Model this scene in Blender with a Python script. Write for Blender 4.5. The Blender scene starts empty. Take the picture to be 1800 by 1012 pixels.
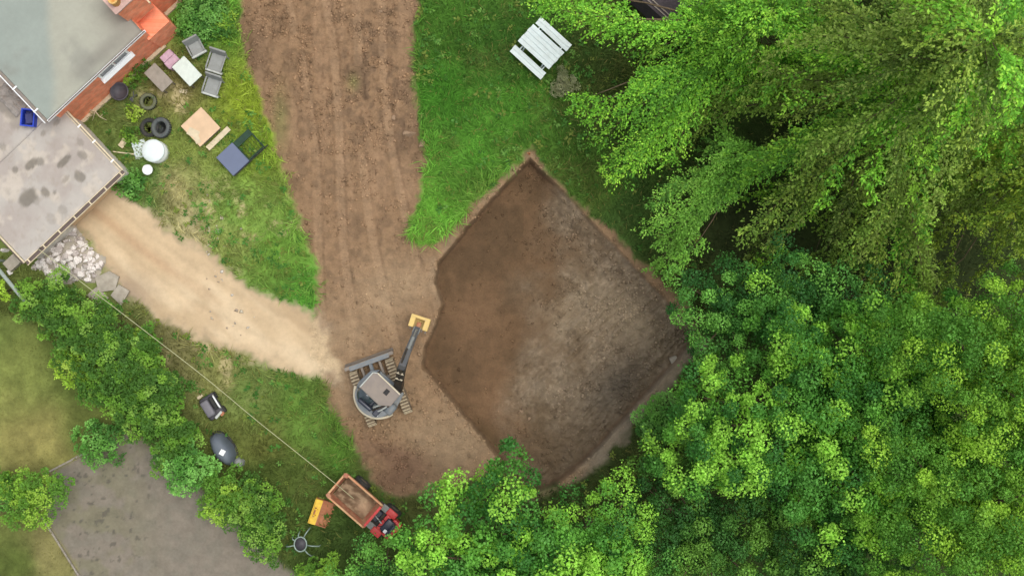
import bpy, bmesh, math, random
import numpy as np
from mathutils import Vector, Matrix

# ------------------------------------------------------------------ camera, sky, sun, exposure
H = 45.0                       # drone height in metres
PPM = 45.0                     # photo pixels per metre on the ground
scene = bpy.context.scene
COL = scene.collection
cam_d = bpy.data.cameras.new('camera')
cam_d.sensor_width = 36.0
cam_d.lens = 36.0 * H / (1800.0 / PPM)
cam_d.clip_end = 2000.0
cam = bpy.data.objects.new('camera', cam_d)
cam.location = (0, 0, H)
cam.rotation_euler = (0, 0, 0)
COL.objects.link(cam)
scene.camera = cam

SUN_EL, SUN_AZ = math.radians(74), math.radians(20)     # azimuth counted from +X towards +Y
world = bpy.data.worlds.new('World')
scene.world = world
world.use_nodes = True
wn = world.node_tree
wn.nodes.clear()
sky = wn.nodes.new('ShaderNodeTexSky')
sky.sky_type = 'NISHITA'
sky.sun_disc = False
sky.sun_elevation = SUN_EL
sky.sun_rotation = math.pi / 2 - SUN_AZ
sky.dust_density = 4.0
sky.ozone_density = 1.0
hs = wn.nodes.new('ShaderNodeHueSaturation')
hs.inputs['Saturation'].default_value = 0.30
bg = wn.nodes.new('ShaderNodeBackground')
bg.inputs['Strength'].default_value = 0.15
wo = wn.nodes.new('ShaderNodeOutputWorld')
wn.links.new(sky.outputs[0], hs.inputs['Color'])
wn.links.new(hs.outputs[0], bg.inputs[0])
wn.links.new(bg.outputs[0], wo.inputs[0])
sun_d = bpy.data.lights.new('sun', 'SUN')
sun_d.energy = 1.0
sun_d.angle = math.radians(38)
sun_d.color = (1.0, 0.95, 0.86)
sun = bpy.data.objects.new('sun', sun_d)
sv = Vector((math.cos(SUN_EL) * math.cos(SUN_AZ), math.cos(SUN_EL) * math.sin(SUN_AZ), math.sin(SUN_EL)))
sun.rotation_euler = sv.to_track_quat('Z', 'Y').to_euler()
COL.objects.link(sun)
vs = scene.view_settings
vs.view_transform = 'Standard'
vs.look = 'None'
vs.gamma = 1.0
vs.use_curve_mapping = False
vs.exposure = 0.31

rng = np.random.default_rng(7)
random.seed(7)

# ------------------------------------------------------------------ helpers
def P(px, py, z=0.0):
    """photo pixel + height -> point in the world"""
    s = (H - z) / H / PPM
    return Vector(((px - 900) * s, (506 - py) * s, z))

def lin(r, g, b):
    c = np.array([r, g, b], float) / 255.0
    return np.where(c <= 0.04045, c / 12.92, ((c + 0.055) / 1.055) ** 2.4)

def L4(r, g, b, k=1.0):
    v = lin(r, g, b) * k
    return (float(v[0]), float(v[1]), float(v[2]), 1.0)

def hash2(ix, iy, seed):
    h = (ix.astype(np.int64) * 374761393 + iy.astype(np.int64) * 668265263 + seed * 974634777) & 0xFFFFFFFF
    h = ((h ^ (h >> 13)) * 1274126177) & 0xFFFFFFFF
    h = h ^ (h >> 16)
    return (h & 0xFFFF) / 65535.0

def vnoise(x, y, seed=0):
    x = np.asarray(x, float); y = np.asarray(y, float)
    ix = np.floor(x); iy = np.floor(y)
    fx = x - ix; fy = y - iy
    fx = fx * fx * (3 - 2 * fx); fy = fy * fy * (3 - 2 * fy)
    a = hash2(ix, iy, seed); b = hash2(ix + 1, iy, seed)
    c = hash2(ix, iy + 1, seed); d = hash2(ix + 1, iy + 1, seed)
    return (a * (1 - fx) + b * fx) * (1 - fy) + (c * (1 - fx) + d * fx) * fy

def fbm(x, y, f=1.0, o=4, seed=0):
    s = 0; a = 0.5; t = 0
    for i in range(o):
        s = s + a * vnoise(x * f + 17.3 * i, y * f - 9.1 * i, seed + i)
        t += a; a *= 0.5; f *= 2.03
    return s / t

def sstep(e0, e1, x):
    t = np.clip((x - e0) / (e1 - e0), 0, 1)
    return t * t * (3 - 2 * t)

def sdist(poly, X, Y):
    """signed distance to a polygon given in photo pixels; positive inside"""
    pts = [P(*p) for p in poly]
    d = np.full(X.shape, 1e9); ins = np.zeros(X.shape, bool)
    n = len(pts)
    for i in range(n):
        ax, ay = pts[i].x, pts[i].y; bx, by = pts[(i + 1) % n].x, pts[(i + 1) % n].y
        ex, ey = bx - ax, by - ay
        t = np.clip(((X - ax) * ex + (Y - ay) * ey) / (ex * ex + ey * ey + 1e-12), 0, 1)
        d = np.minimum(d, np.hypot(X - ax - t * ex, Y - ay - t * ey))
        c = ((ay > Y) != (by > Y)) & (X < ex * (Y - ay) / (ey + 1e-12) + ax)
        ins ^= c
    return np.where(ins, d, -d)

def np_mesh(name, V, F, col=None, mat=None, parent=None, smooth=False):
    V = np.asarray(V, np.float32); F = np.asarray(F, np.int32)
    me = bpy.data.meshes.new(name)
    k = F.shape[1]
    me.vertices.add(len(V)); me.vertices.foreach_set('co', V.ravel())
    me.loops.add(F.size); me.loops.foreach_set('vertex_index', F.ravel())
    me.polygons.add(len(F)); me.polygons.foreach_set('loop_start', np.arange(0, F.size, k, dtype=np.int32))
    if smooth:
        me.polygons.foreach_set('use_smooth', np.ones(len(F), bool))
    if col is not None:
        a = me.attributes.new('Col', 'FLOAT_COLOR', 'POINT')
        c = np.ones((len(V), 4), np.float32); c[:, :3] = col
        a.data.foreach_set('color', c.ravel())
    me.update(calc_edges=True)
    if mat:
        me.materials.append(mat)
    o = bpy.data.objects.new(name, me)
    COL.objects.link(o)
    if parent:
        o.parent = parent
    return o

def tag(o, label=None, cat=None, group=None, kind=None):
    if label: o['label'] = label
    if cat: o['category'] = cat
    if group: o['group'] = group
    if kind: o['kind'] = kind
    elif cat: o['kind'] = 'thing'
    return o

def empty(name, loc, rz=0.0, label=None, cat=None, group=None):
    o = bpy.data.objects.new(name, None)
    o.empty_display_size = 0.2
    o.location = loc; o.rotation_euler = (0, 0, rz)
    COL.objects.link(o)
    return tag(o, label, cat, group)

class MB:
    """collects shapes for one mesh"""
    def __init__(s): s.bm = bmesh.new()
    def box(s, c, d, rz=0, rx=0, ry=0, bev=0.0, seg=1):
        r = bmesh.ops.create_cube(s.bm, size=1.0)
        vs = r['verts']
        bmesh.ops.scale(s.bm, vec=d, verts=vs)
        if bev > 0:
            es = list({e for v in vs for e in v.link_edges})
            rb = bmesh.ops.bevel(s.bm, geom=es, offset=bev, segments=seg, affect='EDGES', profile=0.6)
            vs = list({v for f in rb['faces'] for v in f.verts} | {v for v in vs if v.is_valid})
        m = Matrix.Translation(c) @ Matrix.Rotation(rz, 4, 'Z') @ Matrix.Rotation(ry, 4, 'Y') @ Matrix.Rotation(rx, 4, 'X')
        bmesh.ops.transform(s.bm, matrix=m, verts=vs)
        return s
    def cyl(s, c, r, h, n=16, r2=None, axis='Z', bev=0.0):
        q = bmesh.ops.create_cone(s.bm, cap_ends=True, segments=n, radius1=r, radius2=r if r2 is None else r2, depth=h)
        vs = q['verts']
        if bev > 0:
            es = [e for e in {e for v in vs for e in v.link_edges} if abs(e.verts[0].co.z - e.verts[1].co.z) < 1e-5]
            rb = bmesh.ops.bevel(s.bm, geom=es, offset=bev, segments=2, affect='EDGES', profile=0.6)
            vs = list({v for f in rb['faces'] for v in f.verts} | {v for v in vs if v.is_valid})
        m = Matrix.Translation(c)
        if axis == 'X': m = m @ Matrix.Rotation(math.pi / 2, 4, 'Y')
        if axis == 'Y': m = m @ Matrix.Rotation(math.pi / 2, 4, 'X')
        bmesh.ops.transform(s.bm, matrix=m, verts=vs)
        return s
    def tube(s, pts, rad, n=6, closed=False):
        pts = [Vector(p) for p in pts]
        if not hasattr(rad, '__len__'): rad = [rad] * len(pts)
        rings = []
        N = len(pts)
        for i, p in enumerate(pts):
            if closed: t = pts[(i + 1) % N] - pts[i - 1]
            else: t = pts[min(i + 1, N - 1)] - pts[max(i - 1, 0)]
            t.normalize()
            u = t.cross(Vector((0, 0, 1)))
            if u.length < 1e-3: u = t.cross(Vector((1, 0, 0)))
            u.normalize(); w = u.cross(t)
            rings.append([s.bm.verts.new(p + rad[i] * (math.cos(2 * math.pi * k / n) * u + math.sin(2 * math.pi * k / n) * w)) for k in range(n)])
        for i in range(N if closed else N - 1):
            a, b = rings[i], rings[(i + 1) % N]
            for k in range(n):
                s.bm.faces.new((a[k], a[(k + 1) % n], b[(k + 1) % n], b[k]))
        if not closed:
            s.bm.faces.new(rings[0][::-1]); s.bm.faces.new(rings[-1])
        return s
    def prism(s, poly, z0, z1, bev=0.0):
        lo = [s.bm.verts.new((x, y, z0)) for x, y in poly]
        hi = [s.bm.verts.new((x, y, z1)) for x, y in poly]
        n = len(poly); fs = []
        fs.append(s.bm.faces.new(hi)); fs.append(s.bm.faces.new(lo[::-1]))
        for i in range(n):
            fs.append(s.bm.faces.new((lo[i], lo[(i + 1) % n], hi[(i + 1) % n], hi[i])))
        if bev > 0:
            es = list(fs[0].edges)
            bmesh.ops.bevel(s.bm, geom=es, offset=bev, segments=2, affect='EDGES', profile=0.6)
        return s
    def lathe(s, prof, n=24, c=(0, 0, 0)):
        rings = []
        for r, z in prof:
            rings.append([s.bm.verts.new((c[0] + r * math.cos(2 * math.pi * k / n), c[1] + r * math.sin(2 * math.pi * k / n), c[2] + z)) for k in range(n)])
        for a, b in zip(rings[:-1], rings[1:]):
            for k in range(n):
                s.bm.faces.new((a[k], a[(k + 1) % n], b[(k + 1) % n], b[k]))
        if prof[0][0] > 0.001: s.bm.faces.new(rings[0][::-1])
        if prof[-1][0] > 0.001: s.bm.faces.new(rings[-1])
        return s
    def build(s, name, mat, parent=None, smooth=False):
        bmesh.ops.recalc_face_normals(s.bm, faces=s.bm.faces)
        me = bpy.data.meshes.new(name)
        s.bm.to_mesh(me); s.bm.free()
        if smooth:
            for p in me.polygons: p.use_smooth = True
        me.materials.append(mat)
        o = bpy.data.objects.new(name, me)
        COL.objects.link(o)
        if parent: o.parent = parent
        return o

def copy_tree(o, parent=None):
    c = o.copy(); COL.objects.link(c); c.parent = parent
    for ch in list(o.children): copy_tree(ch, c)
    return c

# ------------------------------------------------------------------ materials
def material(name, col, rough=0.7, metal=0.0, vary=0.25, scale=6.0, dirt=None, dirt_amt=0.4, bump=0.15, spec=0.4, detail=6.0):
    m = bpy.data.materials.new(name); m.use_nodes = True
    nt = m.node_tree; b = nt.nodes['Principled BSDF']
    b.inputs['Roughness'].default_value = rough
    b.inputs['Metallic'].default_value = metal
    b.inputs['Specular IOR Level'].default_value = spec
    tc = nt.nodes.new('ShaderNodeTexCoord')
    n1 = nt.nodes.new('ShaderNodeTexNoise'); n1.inputs['Scale'].default_value = scale; n1.inputs['Detail'].default_value = detail
    nt.links.new(tc.outputs['Object'], n1.inputs['Vector'])
    r1 = nt.nodes.new('ShaderNodeMapRange')
    r1.inputs['From Min'].default_value = 0.3; r1.inputs['From Max'].default_value = 0.7
    r1.inputs['To Min'].default_value = 1 - vary; r1.inputs['To Max'].default_value = 1 + vary
    nt.links.new(n1.outputs[0], r1.inputs['Value'])
    mul = nt.nodes.new('ShaderNodeMix'); mul.data_type = 'RGBA'; mul.blend_type = 'MULTIPLY'
    mul.inputs[0].default_value = 1.0
    mul.inputs[6].default_value = col
    nt.links.new(r1.outputs[0], mul.inputs[7])
    out = mul.outputs[2]
    if dirt is not None:
        n2 = nt.nodes.new('ShaderNodeTexNoise'); n2.inputs['Scale'].default_value = scale * 0.6; n2.inputs['Detail'].default_value = 8
        n2.inputs['Roughness'].default_value = 0.7
        mp = nt.nodes.new('ShaderNodeMapping'); mp.inputs['Location'].default_value = (3.1, 7.7, 1.3)
        nt.links.new(tc.outputs['Object'], mp.inputs[0]); nt.links.new(mp.outputs[0], n2.inputs['Vector'])
        r2 = nt.nodes.new('ShaderNodeMapRange'); r2.inputs['From Min'].default_value = 0.45; r2.inputs['From Max'].default_value = 0.65
        r2.inputs['To Max'].default_value = dirt_amt
        nt.links.new(n2.outputs[0], r2.inputs['Value'])
        mx = nt.nodes.new('ShaderNodeMix'); mx.data_type = 'RGBA'
        nt.links.new(r2.outputs[0], mx.inputs[0]); nt.links.new(out, mx.inputs[6]); mx.inputs[7].default_value = dirt
        out = mx.outputs[2]
    nt.links.new(out, b.inputs['Base Color'])
    if bump > 0:
        bp = nt.nodes.new('ShaderNodeBump'); bp.inputs['Strength'].default_value = bump; bp.inputs['Distance'].default_value = 0.02
        nt.links.new(n1.outputs[0], bp.inputs['Height']); nt.links.new(bp.outputs[0], b.inputs['Normal'])
    return m

def earth_material(name, rough=0.95, fine=0.24, scale=9.0, bump=0.6, dist=0.03):
    """soil and turf: the mix of ground colours comes per vertex, grain from noise"""
    m = bpy.data.materials.new(name); m.use_nodes = True
    nt = m.node_tree; b = nt.nodes['Principled BSDF']
    b.inputs['Roughness'].default_value = rough; b.inputs['Specular IOR Level'].default_value = 0.15
    at = nt.nodes.new('ShaderNodeAttribute'); at.attribute_name = 'Col'
    tc = nt.nodes.new('ShaderNodeTexCoord')
    n1 = nt.nodes.new('ShaderNodeTexNoise'); n1.inputs['Scale'].default_value = scale; n1.inputs['Detail'].default_value = 5; n1.inputs['Roughness'].default_value = 0.7
    n2 = nt.nodes.new('ShaderNodeTexNoise'); n2.inputs['Scale'].default_value = scale * 0.22; n2.inputs['Detail'].default_value = 3
    nt.links.new(tc.outputs['Object'], n1.inputs['Vector']); nt.links.new(tc.outputs['Object'], n2.inputs['Vector'])
    ad = nt.nodes.new('ShaderNodeMath'); ad.operation = 'ADD'
    nt.links.new(n1.outputs[0], ad.inputs[0]); nt.links.new(n2.outputs[0], ad.inputs[1])
    r = nt.nodes.new('ShaderNodeMapRange'); r.inputs['From Min'].default_value = 0.7; r.inputs['From Max'].default_value = 1.3
    r.inputs['To Min'].default_value = 1 - fine; r.inputs['To Max'].default_value = 1 + fine
    nt.links.new(ad.outputs[0], r.inputs['Value'])
    mul = nt.nodes.new('ShaderNodeMix'); mul.data_type = 'RGBA'; mul.blend_type = 'MULTIPLY'; mul.inputs[0].default_value = 1
    nt.links.new(at.outputs['Color'], mul.inputs[6]); nt.links.new(r.outputs[0], mul.inputs[7])
    nt.links.new(mul.outputs[2], b.inputs['Base Color'])
    bp = nt.nodes.new('ShaderNodeBump'); bp.inputs['Strength'].default_value = bump; bp.inputs['Distance'].default_value = dist
    nt.links.new(n1.outputs[0], bp.inputs['Height']); nt.links.new(bp.outputs[0], b.inputs['Normal'])
    return m

def leaf_material(name, trans=0.35, rough=0.5):
    m = bpy.data.materials.new(name); m.use_nodes = True
    nt = m.node_tree; nt.nodes.clear()
    at = nt.nodes.new('ShaderNodeAttribute'); at.attribute_name = 'Col'
    d = nt.nodes.new('ShaderNodeBsdfPrincipled'); d.inputs['Roughness'].default_value = rough; d.inputs['Specular IOR Level'].default_value = 0.16
    t = nt.nodes.new('ShaderNodeBsdfTranslucent')
    mx = nt.nodes.new('ShaderNodeMixShader'); mx.inputs[0].default_value = trans
    o = nt.nodes.new('ShaderNodeOutputMaterial')
    nt.links.new(at.outputs['Color'], d.inputs['Base Color'])
    hv = nt.nodes.new('ShaderNodeMix'); hv.data_type = 'RGBA'; hv.blend_type = 'MULTIPLY'; hv.inputs[0].default_value = 1
    hv.inputs[7].default_value = (1.2, 1.05, 0.6, 1)
    nt.links.new(at.outputs['Color'], hv.inputs[6]); nt.links.new(hv.outputs[2], t.inputs['Color'])
    nt.links.new(d.outputs[0], mx.inputs[1]); nt.links.new(t.outputs[0], mx.inputs[2]); nt.links.new(mx.outputs[0], o.inputs[0])
    return m

def brick_material(name):
    m = bpy.data.materials.new(name); m.use_nodes = True
    nt = m.node_tree; b = nt.nodes['Principled BSDF']; b.inputs['Roughness'].default_value = 0.9
    tc = nt.nodes.new('ShaderNodeTexCoord')
    sx = nt.nodes.new('ShaderNodeSeparateXYZ'); mp = nt.nodes.new('ShaderNodeCombineXYZ'); ax_ = nt.nodes.new('ShaderNodeMath'); ax_.operation = 'ADD'
    br = nt.nodes.new('ShaderNodeTexBrick'); br.inputs['Scale'].default_value = 4.4
    br.inputs['Color1'].default_value = L4(248, 138, 98); br.inputs['Color2'].default_value = L4(250, 162, 126)
    br.inputs['Mortar'].default_value = L4(228, 178, 150); br.inputs['Mortar Size'].default_value = 0.012
    n = nt.nodes.new('ShaderNodeTexNoise'); n.inputs['Scale'].default_value = 2.5; n.inputs['Detail'].default_value = 5
    nt.links.new(tc.outputs['Object'], sx.inputs[0]); nt.links.new(sx.outputs[0], ax_.inputs[0]); nt.links.new(sx.outputs[1], ax_.inputs[1]); nt.links.new(ax_.outputs[0], mp.inputs[0]); nt.links.new(sx.outputs[2], mp.inputs[1]); nt.links.new(mp.outputs[0], br.inputs['Vector'])
    nt.links.new(tc.outputs['Object'], n.inputs['Vector'])
    r = nt.nodes.new('ShaderNodeMapRange'); r.inputs['From Min'].default_value = 0.3; r.inputs['From Max'].default_value = 0.7
    r.inputs['To Min'].default_value = 0.75; r.inputs['To Max'].default_value = 1.2
    nt.links.new(n.outputs[0], r.inputs['Value'])
    mul = nt.nodes.new('ShaderNodeMix'); mul.data_type = 'RGBA'; mul.blend_type = 'MULTIPLY'; mul.inputs[0].default_value = 1
    nt.links.new(br.outputs['Color'], mul.inputs[6]); nt.links.new(r.outputs[0], mul.inputs[7])
    nt.links.new(mul.outputs[2], b.inputs['Base Color'])
    return m

M = {}
M['earth'] = earth_material('soil_and_turf')
M['sand'] = earth_material('dry_sandy_soil', fine=0.10, scale=6.0, bump=0.3, dist=0.02)
M['plot'] = earth_material('grey_garden_soil', fine=0.16, scale=9.0, bump=0.5)
M['trodden'] = earth_material('trodden_brown_earth', fine=0.20, scale=14.0, bump=0.9, dist=0.05)
M['roofing'] = earth_material('weathered_roofing', rough=0.75, fine=0.07, scale=5.0, bump=0.1, dist=0.01)
M['leaf'] = leaf_material('foliage', 0.32, 0.45)
M['grass'] = leaf_material('grass_blades', 0.30, 0.6)
M['bark'] = material('bark', L4(96, 82, 64), 0.95, vary=0.35, scale=9, bump=0.6)
M['brick'] = brick_material('red_brick')
M['white'] = material('white_paint', L4(214, 226, 224), 0.5, vary=0.05, scale=4, dirt=L4(190, 190, 175), dirt_amt=0.25)
M['upvc'] = material('white_plastic', L4(242, 244, 244), 0.35, vary=0.02, bump=0.0)
M['render'] = material('white_render', L4(215, 210, 202), 0.9, vary=0.08, scale=3, dirt=L4(170, 160, 145), dirt_amt=0.5)
M['glass'] = material('window_glass', L4(70, 78, 82), 0.1, vary=0.1, bump=0.0, spec=0.7)
M['cream'] = material('cream_stone', L4(204, 190, 160), 0.9, vary=0.12, scale=5)
M['gutter'] = material('brown_gutter', L4(92, 78, 72), 0.5, vary=0.15)
M['dark'] = material('dark_void', L4(52, 50, 50), 0.8, vary=0.2)
M['tanwood'] = material('pale_board', L4(214, 184, 150), 0.8, vary=0.08, scale=3, dirt=L4(190, 165, 135), dirt_amt=0.4)
M['clay'] = material('yellow_clay_pot', L4(214, 172, 104), 0.8, vary=0.1)
M['mortar'] = material('mortar_capping', L4(190, 160, 150), 0.9, vary=0.2, scale=5)
M['greyplastic'] = material('grey_plastic', L4(142, 145, 142), 0.6, vary=0.08, dirt=L4(115, 116, 108), dirt_amt=0.4)
M['greylip'] = material('pale_grey_plastic', L4(186, 190, 184), 0.6, vary=0.06)
M['taupe'] = material('taupe_board', L4(150, 142, 130), 0.75, vary=0.1, dirt=L4(125, 118, 105), dirt_amt=0.5)
M['mint'] = material('pale_laminate', L4(206, 216, 206), 0.45, vary=0.05, dirt=L4(180, 190, 180), dirt_amt=0.4)
M['pink'] = material('faded_pink', L4(190, 158, 172), 0.7, vary=0.12, dirt=L4(140, 110, 120), dirt_amt=0.5)
M['rubber'] = material('tyre_rubber', L4(84, 90, 90), 0.85, vary=0.15, dirt=L4(112, 114, 104), dirt_amt=0.5, bump=0.4)
M['rubber_dark'] = material('black_rubber', L4(46, 48, 48), 0.85, vary=0.2, dirt=L4(90, 84, 72), dirt_amt=0.5, bump=0.4)
M['charcoal'] = material('charcoal_plastic', L4(76, 74, 80), 0.6, vary=0.2)
M['bluegrey'] = material('blue_grey_sheet', L4(98, 108, 132), 0.5, vary=0.05, scale=2)
M['darkgreen'] = material('dark_green_mesh', L4(34, 62, 44), 0.7, vary=0.2)
M['blue'] = material('blue_plastic', L4(40, 70, 190), 0.4, vary=0.1)
M['bluein'] = material('blue_inside', L4(58, 62, 110), 0.6, vary=0.2)
M['steel'] = material('worn_grey_steel', L4(128, 120, 112), 0.55, metal=0.2, vary=0.12, scale=5, dirt=L4(150, 132, 108), dirt_amt=0.5)
M['canopy'] = material('taupe_canopy', L4(128, 118, 110), 0.5, vary=0.06, scale=3, dirt=L4(156, 142, 126), dirt_amt=0.4)
M['bodygrey'] = material('blue_grey_body', L4(112, 120, 126), 0.4, vary=0.08, dirt=L4(150, 140, 122), dirt_amt=0.4)
M['navy'] = material('dark_seat_vinyl', L4(36, 42, 58), 0.35, vary=0.15, spec=0.6)
M['beige'] = material('beige_bumper', L4(206, 196, 172), 0.5, vary=0.06, dirt=L4(170, 152, 124), dirt_amt=0.4)
M['track'] = material('muddy_track_rubber', L4(96, 84, 70), 0.95, vary=0.25, scale=14, dirt=L4(160, 140, 112), dirt_amt=0.7, bump=0.5)
M['boomdark'] = material('dark_boom_steel', L4(52, 48, 44), 0.55, vary=0.15, dirt=L4(110, 92, 70), dirt_amt=0.4)
M['chrome'] = material('bright_rod', L4(200, 204, 206), 0.25, metal=0.8, vary=0.05, bump=0)
M['lug'] = material('dry_mud_on_lugs', L4(172, 158, 132), 0.95, vary=0.25, scale=14)
M['rimtan'] = material('worn_skip_rim', L4(206, 164, 122), 0.8, vary=0.15, scale=6, dirt=L4(196, 120, 86), dirt_amt=0.7)
M['dipper'] = material('dark_grey_arm', L4(88, 90, 94), 0.45, vary=0.12, scale=6, dirt=L4(120, 108, 92), dirt_amt=0.4)
M['yellow'] = material('yellow_bucket_paint', L4(214, 184, 112), 0.65, vary=0.1, scale=5, dirt=L4(190, 165, 122), dirt_amt=0.8)
M['yellow2'] = material('bright_yellow_paint', L4(228, 190, 60), 0.5, vary=0.12, scale=5, dirt=L4(170, 120, 50), dirt_amt=0.4)
M['rust'] = material('rusty_steel', L4(168, 108, 76), 0.85, vary=0.2, scale=5, dirt=L4(178, 138, 108), dirt_amt=0.7)
M['orange'] = material('faded_orange_paint', L4(170, 108, 84), 0.75, vary=0.12, scale=5, dirt=L4(190, 158, 122), dirt_amt=0.9)
M['skipin'] = material('muddy_skip_inside', L4(132, 106, 86), 0.9, vary=0.2, scale=4, dirt=L4(160, 110, 88), dirt_amt=0.5)
M['red'] = material('red_machine_paint', L4(204, 66, 66), 0.4, vary=0.1, scale=5, dirt=L4(170, 90, 76), dirt_amt=0.3)
M['concrete'] = material('concrete', L4(168, 160, 146), 0.95, vary=0.15, scale=5, dirt=L4(140, 130, 115), dirt_amt=0.5, bump=0.3)
M['rubble'] = material('pale_rubble', L4(228, 222, 216), 0.95, vary=0.18, scale=7, dirt=L4(170, 150, 140), dirt_amt=0.5, bump=0.4)
M['rubblepink'] = material('pinkish_rubble', L4(188, 178, 172), 0.95, vary=0.18, scale=7, bump=0.4)
M['clod'] = material('dry_clod', L4(150, 126, 102), 1.0, vary=0.25, scale=8, bump=0.5)
M['cable'] = material('pale_cable', L4(180, 180, 140), 0.6, vary=0.05, bump=0)
M['pipe'] = material('weathered_grey_pole', L4(150, 160, 152), 0.7, vary=0.15, scale=5)
M['stump'] = material('weathered_stump', L4(112, 112, 82), 0.95, vary=0.25, scale=9, bump=0.6)
M['cover'] = material('grey_blue_cover', L4(98, 106, 116), 0.6, vary=0.06, scale=3)
M['machine'] = material('grey_machine_hood', L4(112, 110, 116), 0.5, vary=0.08)
M['shedroof'] = material('dark_shed_roof', L4(72, 64, 68), 0.85, vary=0.2)
M['stake'] = material('orange_stake', L4(170, 110, 70), 0.8, vary=0.1)

# ------------------------------------------------------------------ ground: height and colour of every spot
TRACK = [(418, -60), (417, 60), (440, 130), (462, 200), (490, 290), (512, 350), (540, 430), (562, 480), (556, 545), (540, 580), (548, 640),
         (575, 700), (600, 760), (625, 800), (660, 850), (700, 880), (760, 872), (830, 850), (880, 815), (1000, 860), (1050, 828), (1138, 732), (1244, 607), (1205, 525),
         (1090, 420), (985, 318), (935, 262), (905, 292), (845, 345), (800, 395), (762, 432), (722, 418), (738, 350), (752, 285), (748, 232), (735, 180),
         (722, 110), (735, 40), (745, -60)]
TAN = [(112, 392), (196, 312), (222, 336), (268, 372), (330, 415), (380, 452), (430, 492), (500, 528), (555, 552), (600, 590), (640, 640), (600, 680), (540, 668), (470, 640), (400, 612), (330, 588), (270, 568), (215, 520), (180, 470), (150, 430)]
PIT = [(932, 277), (985, 330), (1060, 408), (1140, 492), (1200, 553), (1230, 592), (1180, 650), (1110, 728), (1042, 802), (990, 846), (930, 872), (880, 812), (830, 752), (780, 690), (742, 648),
       (744, 610), (762, 575), (776, 535), (762, 495), (768, 462), (820, 398), (880, 330)]
PLOT = [(232, 752), (290, 800), (350, 850), (430, 920), (520, 1000), (580, 1080), (160, 1090), (120, 985), (78, 915), (90, 830), (135, 800)]
LAWN = [(-200, 520), (60, 560), (130, 650), (210, 740), (232, 752), (135, 800), (90, 830), (78, 915), (120, 985), (160, 1090), (-200, 1090)]

GANCH = [(800, 50, 74, 122, 42), (760, 150, 70, 130, 40), (830, 250, 90, 152, 52), (900, 200, 84, 142, 48), (1000, 300, 78, 116, 44), (1060, 140, 62, 84, 36), (1100, 400, 70, 104, 46),
         (760, 390, 104, 165, 58), (1060, 50, 60, 88, 36), (870, 100, 66, 112, 40), (860, 330, 92, 140, 52), (1120, 520, 66, 84, 38),
         (370, 30, 92, 150, 52), (430, 190, 132, 160, 50), (250, 210, 100, 124, 62), (300, 260, 122, 146, 68), (420, 360, 118, 160, 70), (300, 330, 158, 160, 108), (480, 440, 110, 158, 62),
         (540, 520, 90, 154, 54), (345, 400, 164, 164, 118), (400, 420, 140, 165, 85), (300, 160, 120, 122, 70), (460, 260, 120, 155, 50), (230, 320, 90, 140, 60),
         (330, 620, 118, 122, 76), (430, 680, 108, 136, 68), (520, 740, 100, 140, 58), (450, 780, 100, 112, 54), (600, 790, 86, 130, 48), (500, 850, 82, 104, 46), (450, 860, 74, 98, 42),
         (600, 950, 66, 92, 40), (700, 850, 92, 98, 54), (640, 880, 78, 104, 46), (390, 640, 130, 140, 80),
         (40, 640, 112, 128, 64), (60, 770, 132, 134, 76), (150, 740, 100, 116, 56), (20, 980, 80, 98, 44), (100, 960, 126, 128, 78), (220, 680, 80, 98, 46), (20, 560, 100, 120, 58), (130, 650, 86, 106, 48),
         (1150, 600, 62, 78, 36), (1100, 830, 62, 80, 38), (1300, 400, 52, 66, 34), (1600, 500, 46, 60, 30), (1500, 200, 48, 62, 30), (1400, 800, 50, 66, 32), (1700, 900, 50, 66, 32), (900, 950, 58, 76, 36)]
GA = np.array([[P(a[0], a[1]).x, P(a[0], a[1]).y] for a in GANCH])
GC = np.array([lin(*a[2:]) for a in GANCH])

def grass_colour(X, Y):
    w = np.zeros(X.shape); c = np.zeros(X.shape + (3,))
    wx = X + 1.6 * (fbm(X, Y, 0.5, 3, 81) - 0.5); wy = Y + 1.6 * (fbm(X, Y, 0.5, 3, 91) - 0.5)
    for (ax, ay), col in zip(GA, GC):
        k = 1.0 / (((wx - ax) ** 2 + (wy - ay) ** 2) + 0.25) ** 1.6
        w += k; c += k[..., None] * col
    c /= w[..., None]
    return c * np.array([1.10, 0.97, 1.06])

def fields(X, Y):
    e = (fbm(X, Y, 1.3, 4, 3) - 0.5) * 0.55 + (fbm(X, Y, 5.0, 3, 8) - 0.5) * 0.30
    e2 = (fbm(X, Y, 2.0, 3, 33) - 0.5) * 0.07 + (fbm(X, Y, 6.0, 2, 35) - 0.5) * 0.05
    d = {}
    d['track'] = sdist(TRACK, X, Y) + e
    d['tan'] = sdist(TAN, X, Y) + e * 1.4
    d['pit'] = sdist(PIT, X, Y) + e2
    d['plot'] = sdist(PLOT, X, Y) + e * 0.6
    d['lawn'] = sdist(LAWN, X, Y)
    d['heap'] = sdist([(84, 428), (126, 398), (150, 430), (200, 470), (230, 520), (190, 535), (128, 500), (98, 496), (72, 474), (66, 448)], X, Y)
    return d

def pxmap(X, Y):
    return X * PPM + 900, 506 - Y * PPM

def blob(X, Y, px, py, rx, ry=None, rot=0.0):
    c = P(px, py); ry = ry or rx
    dx, dy = X - c.x, Y - c.y
    ca, sa = math.cos(rot), math.sin(rot)
    u = (dx * ca + dy * sa) / (rx / PPM); v = (-dx * sa + dy * ca) / (ry / PPM)
    return np.exp(-(u * u + v * v))

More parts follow.
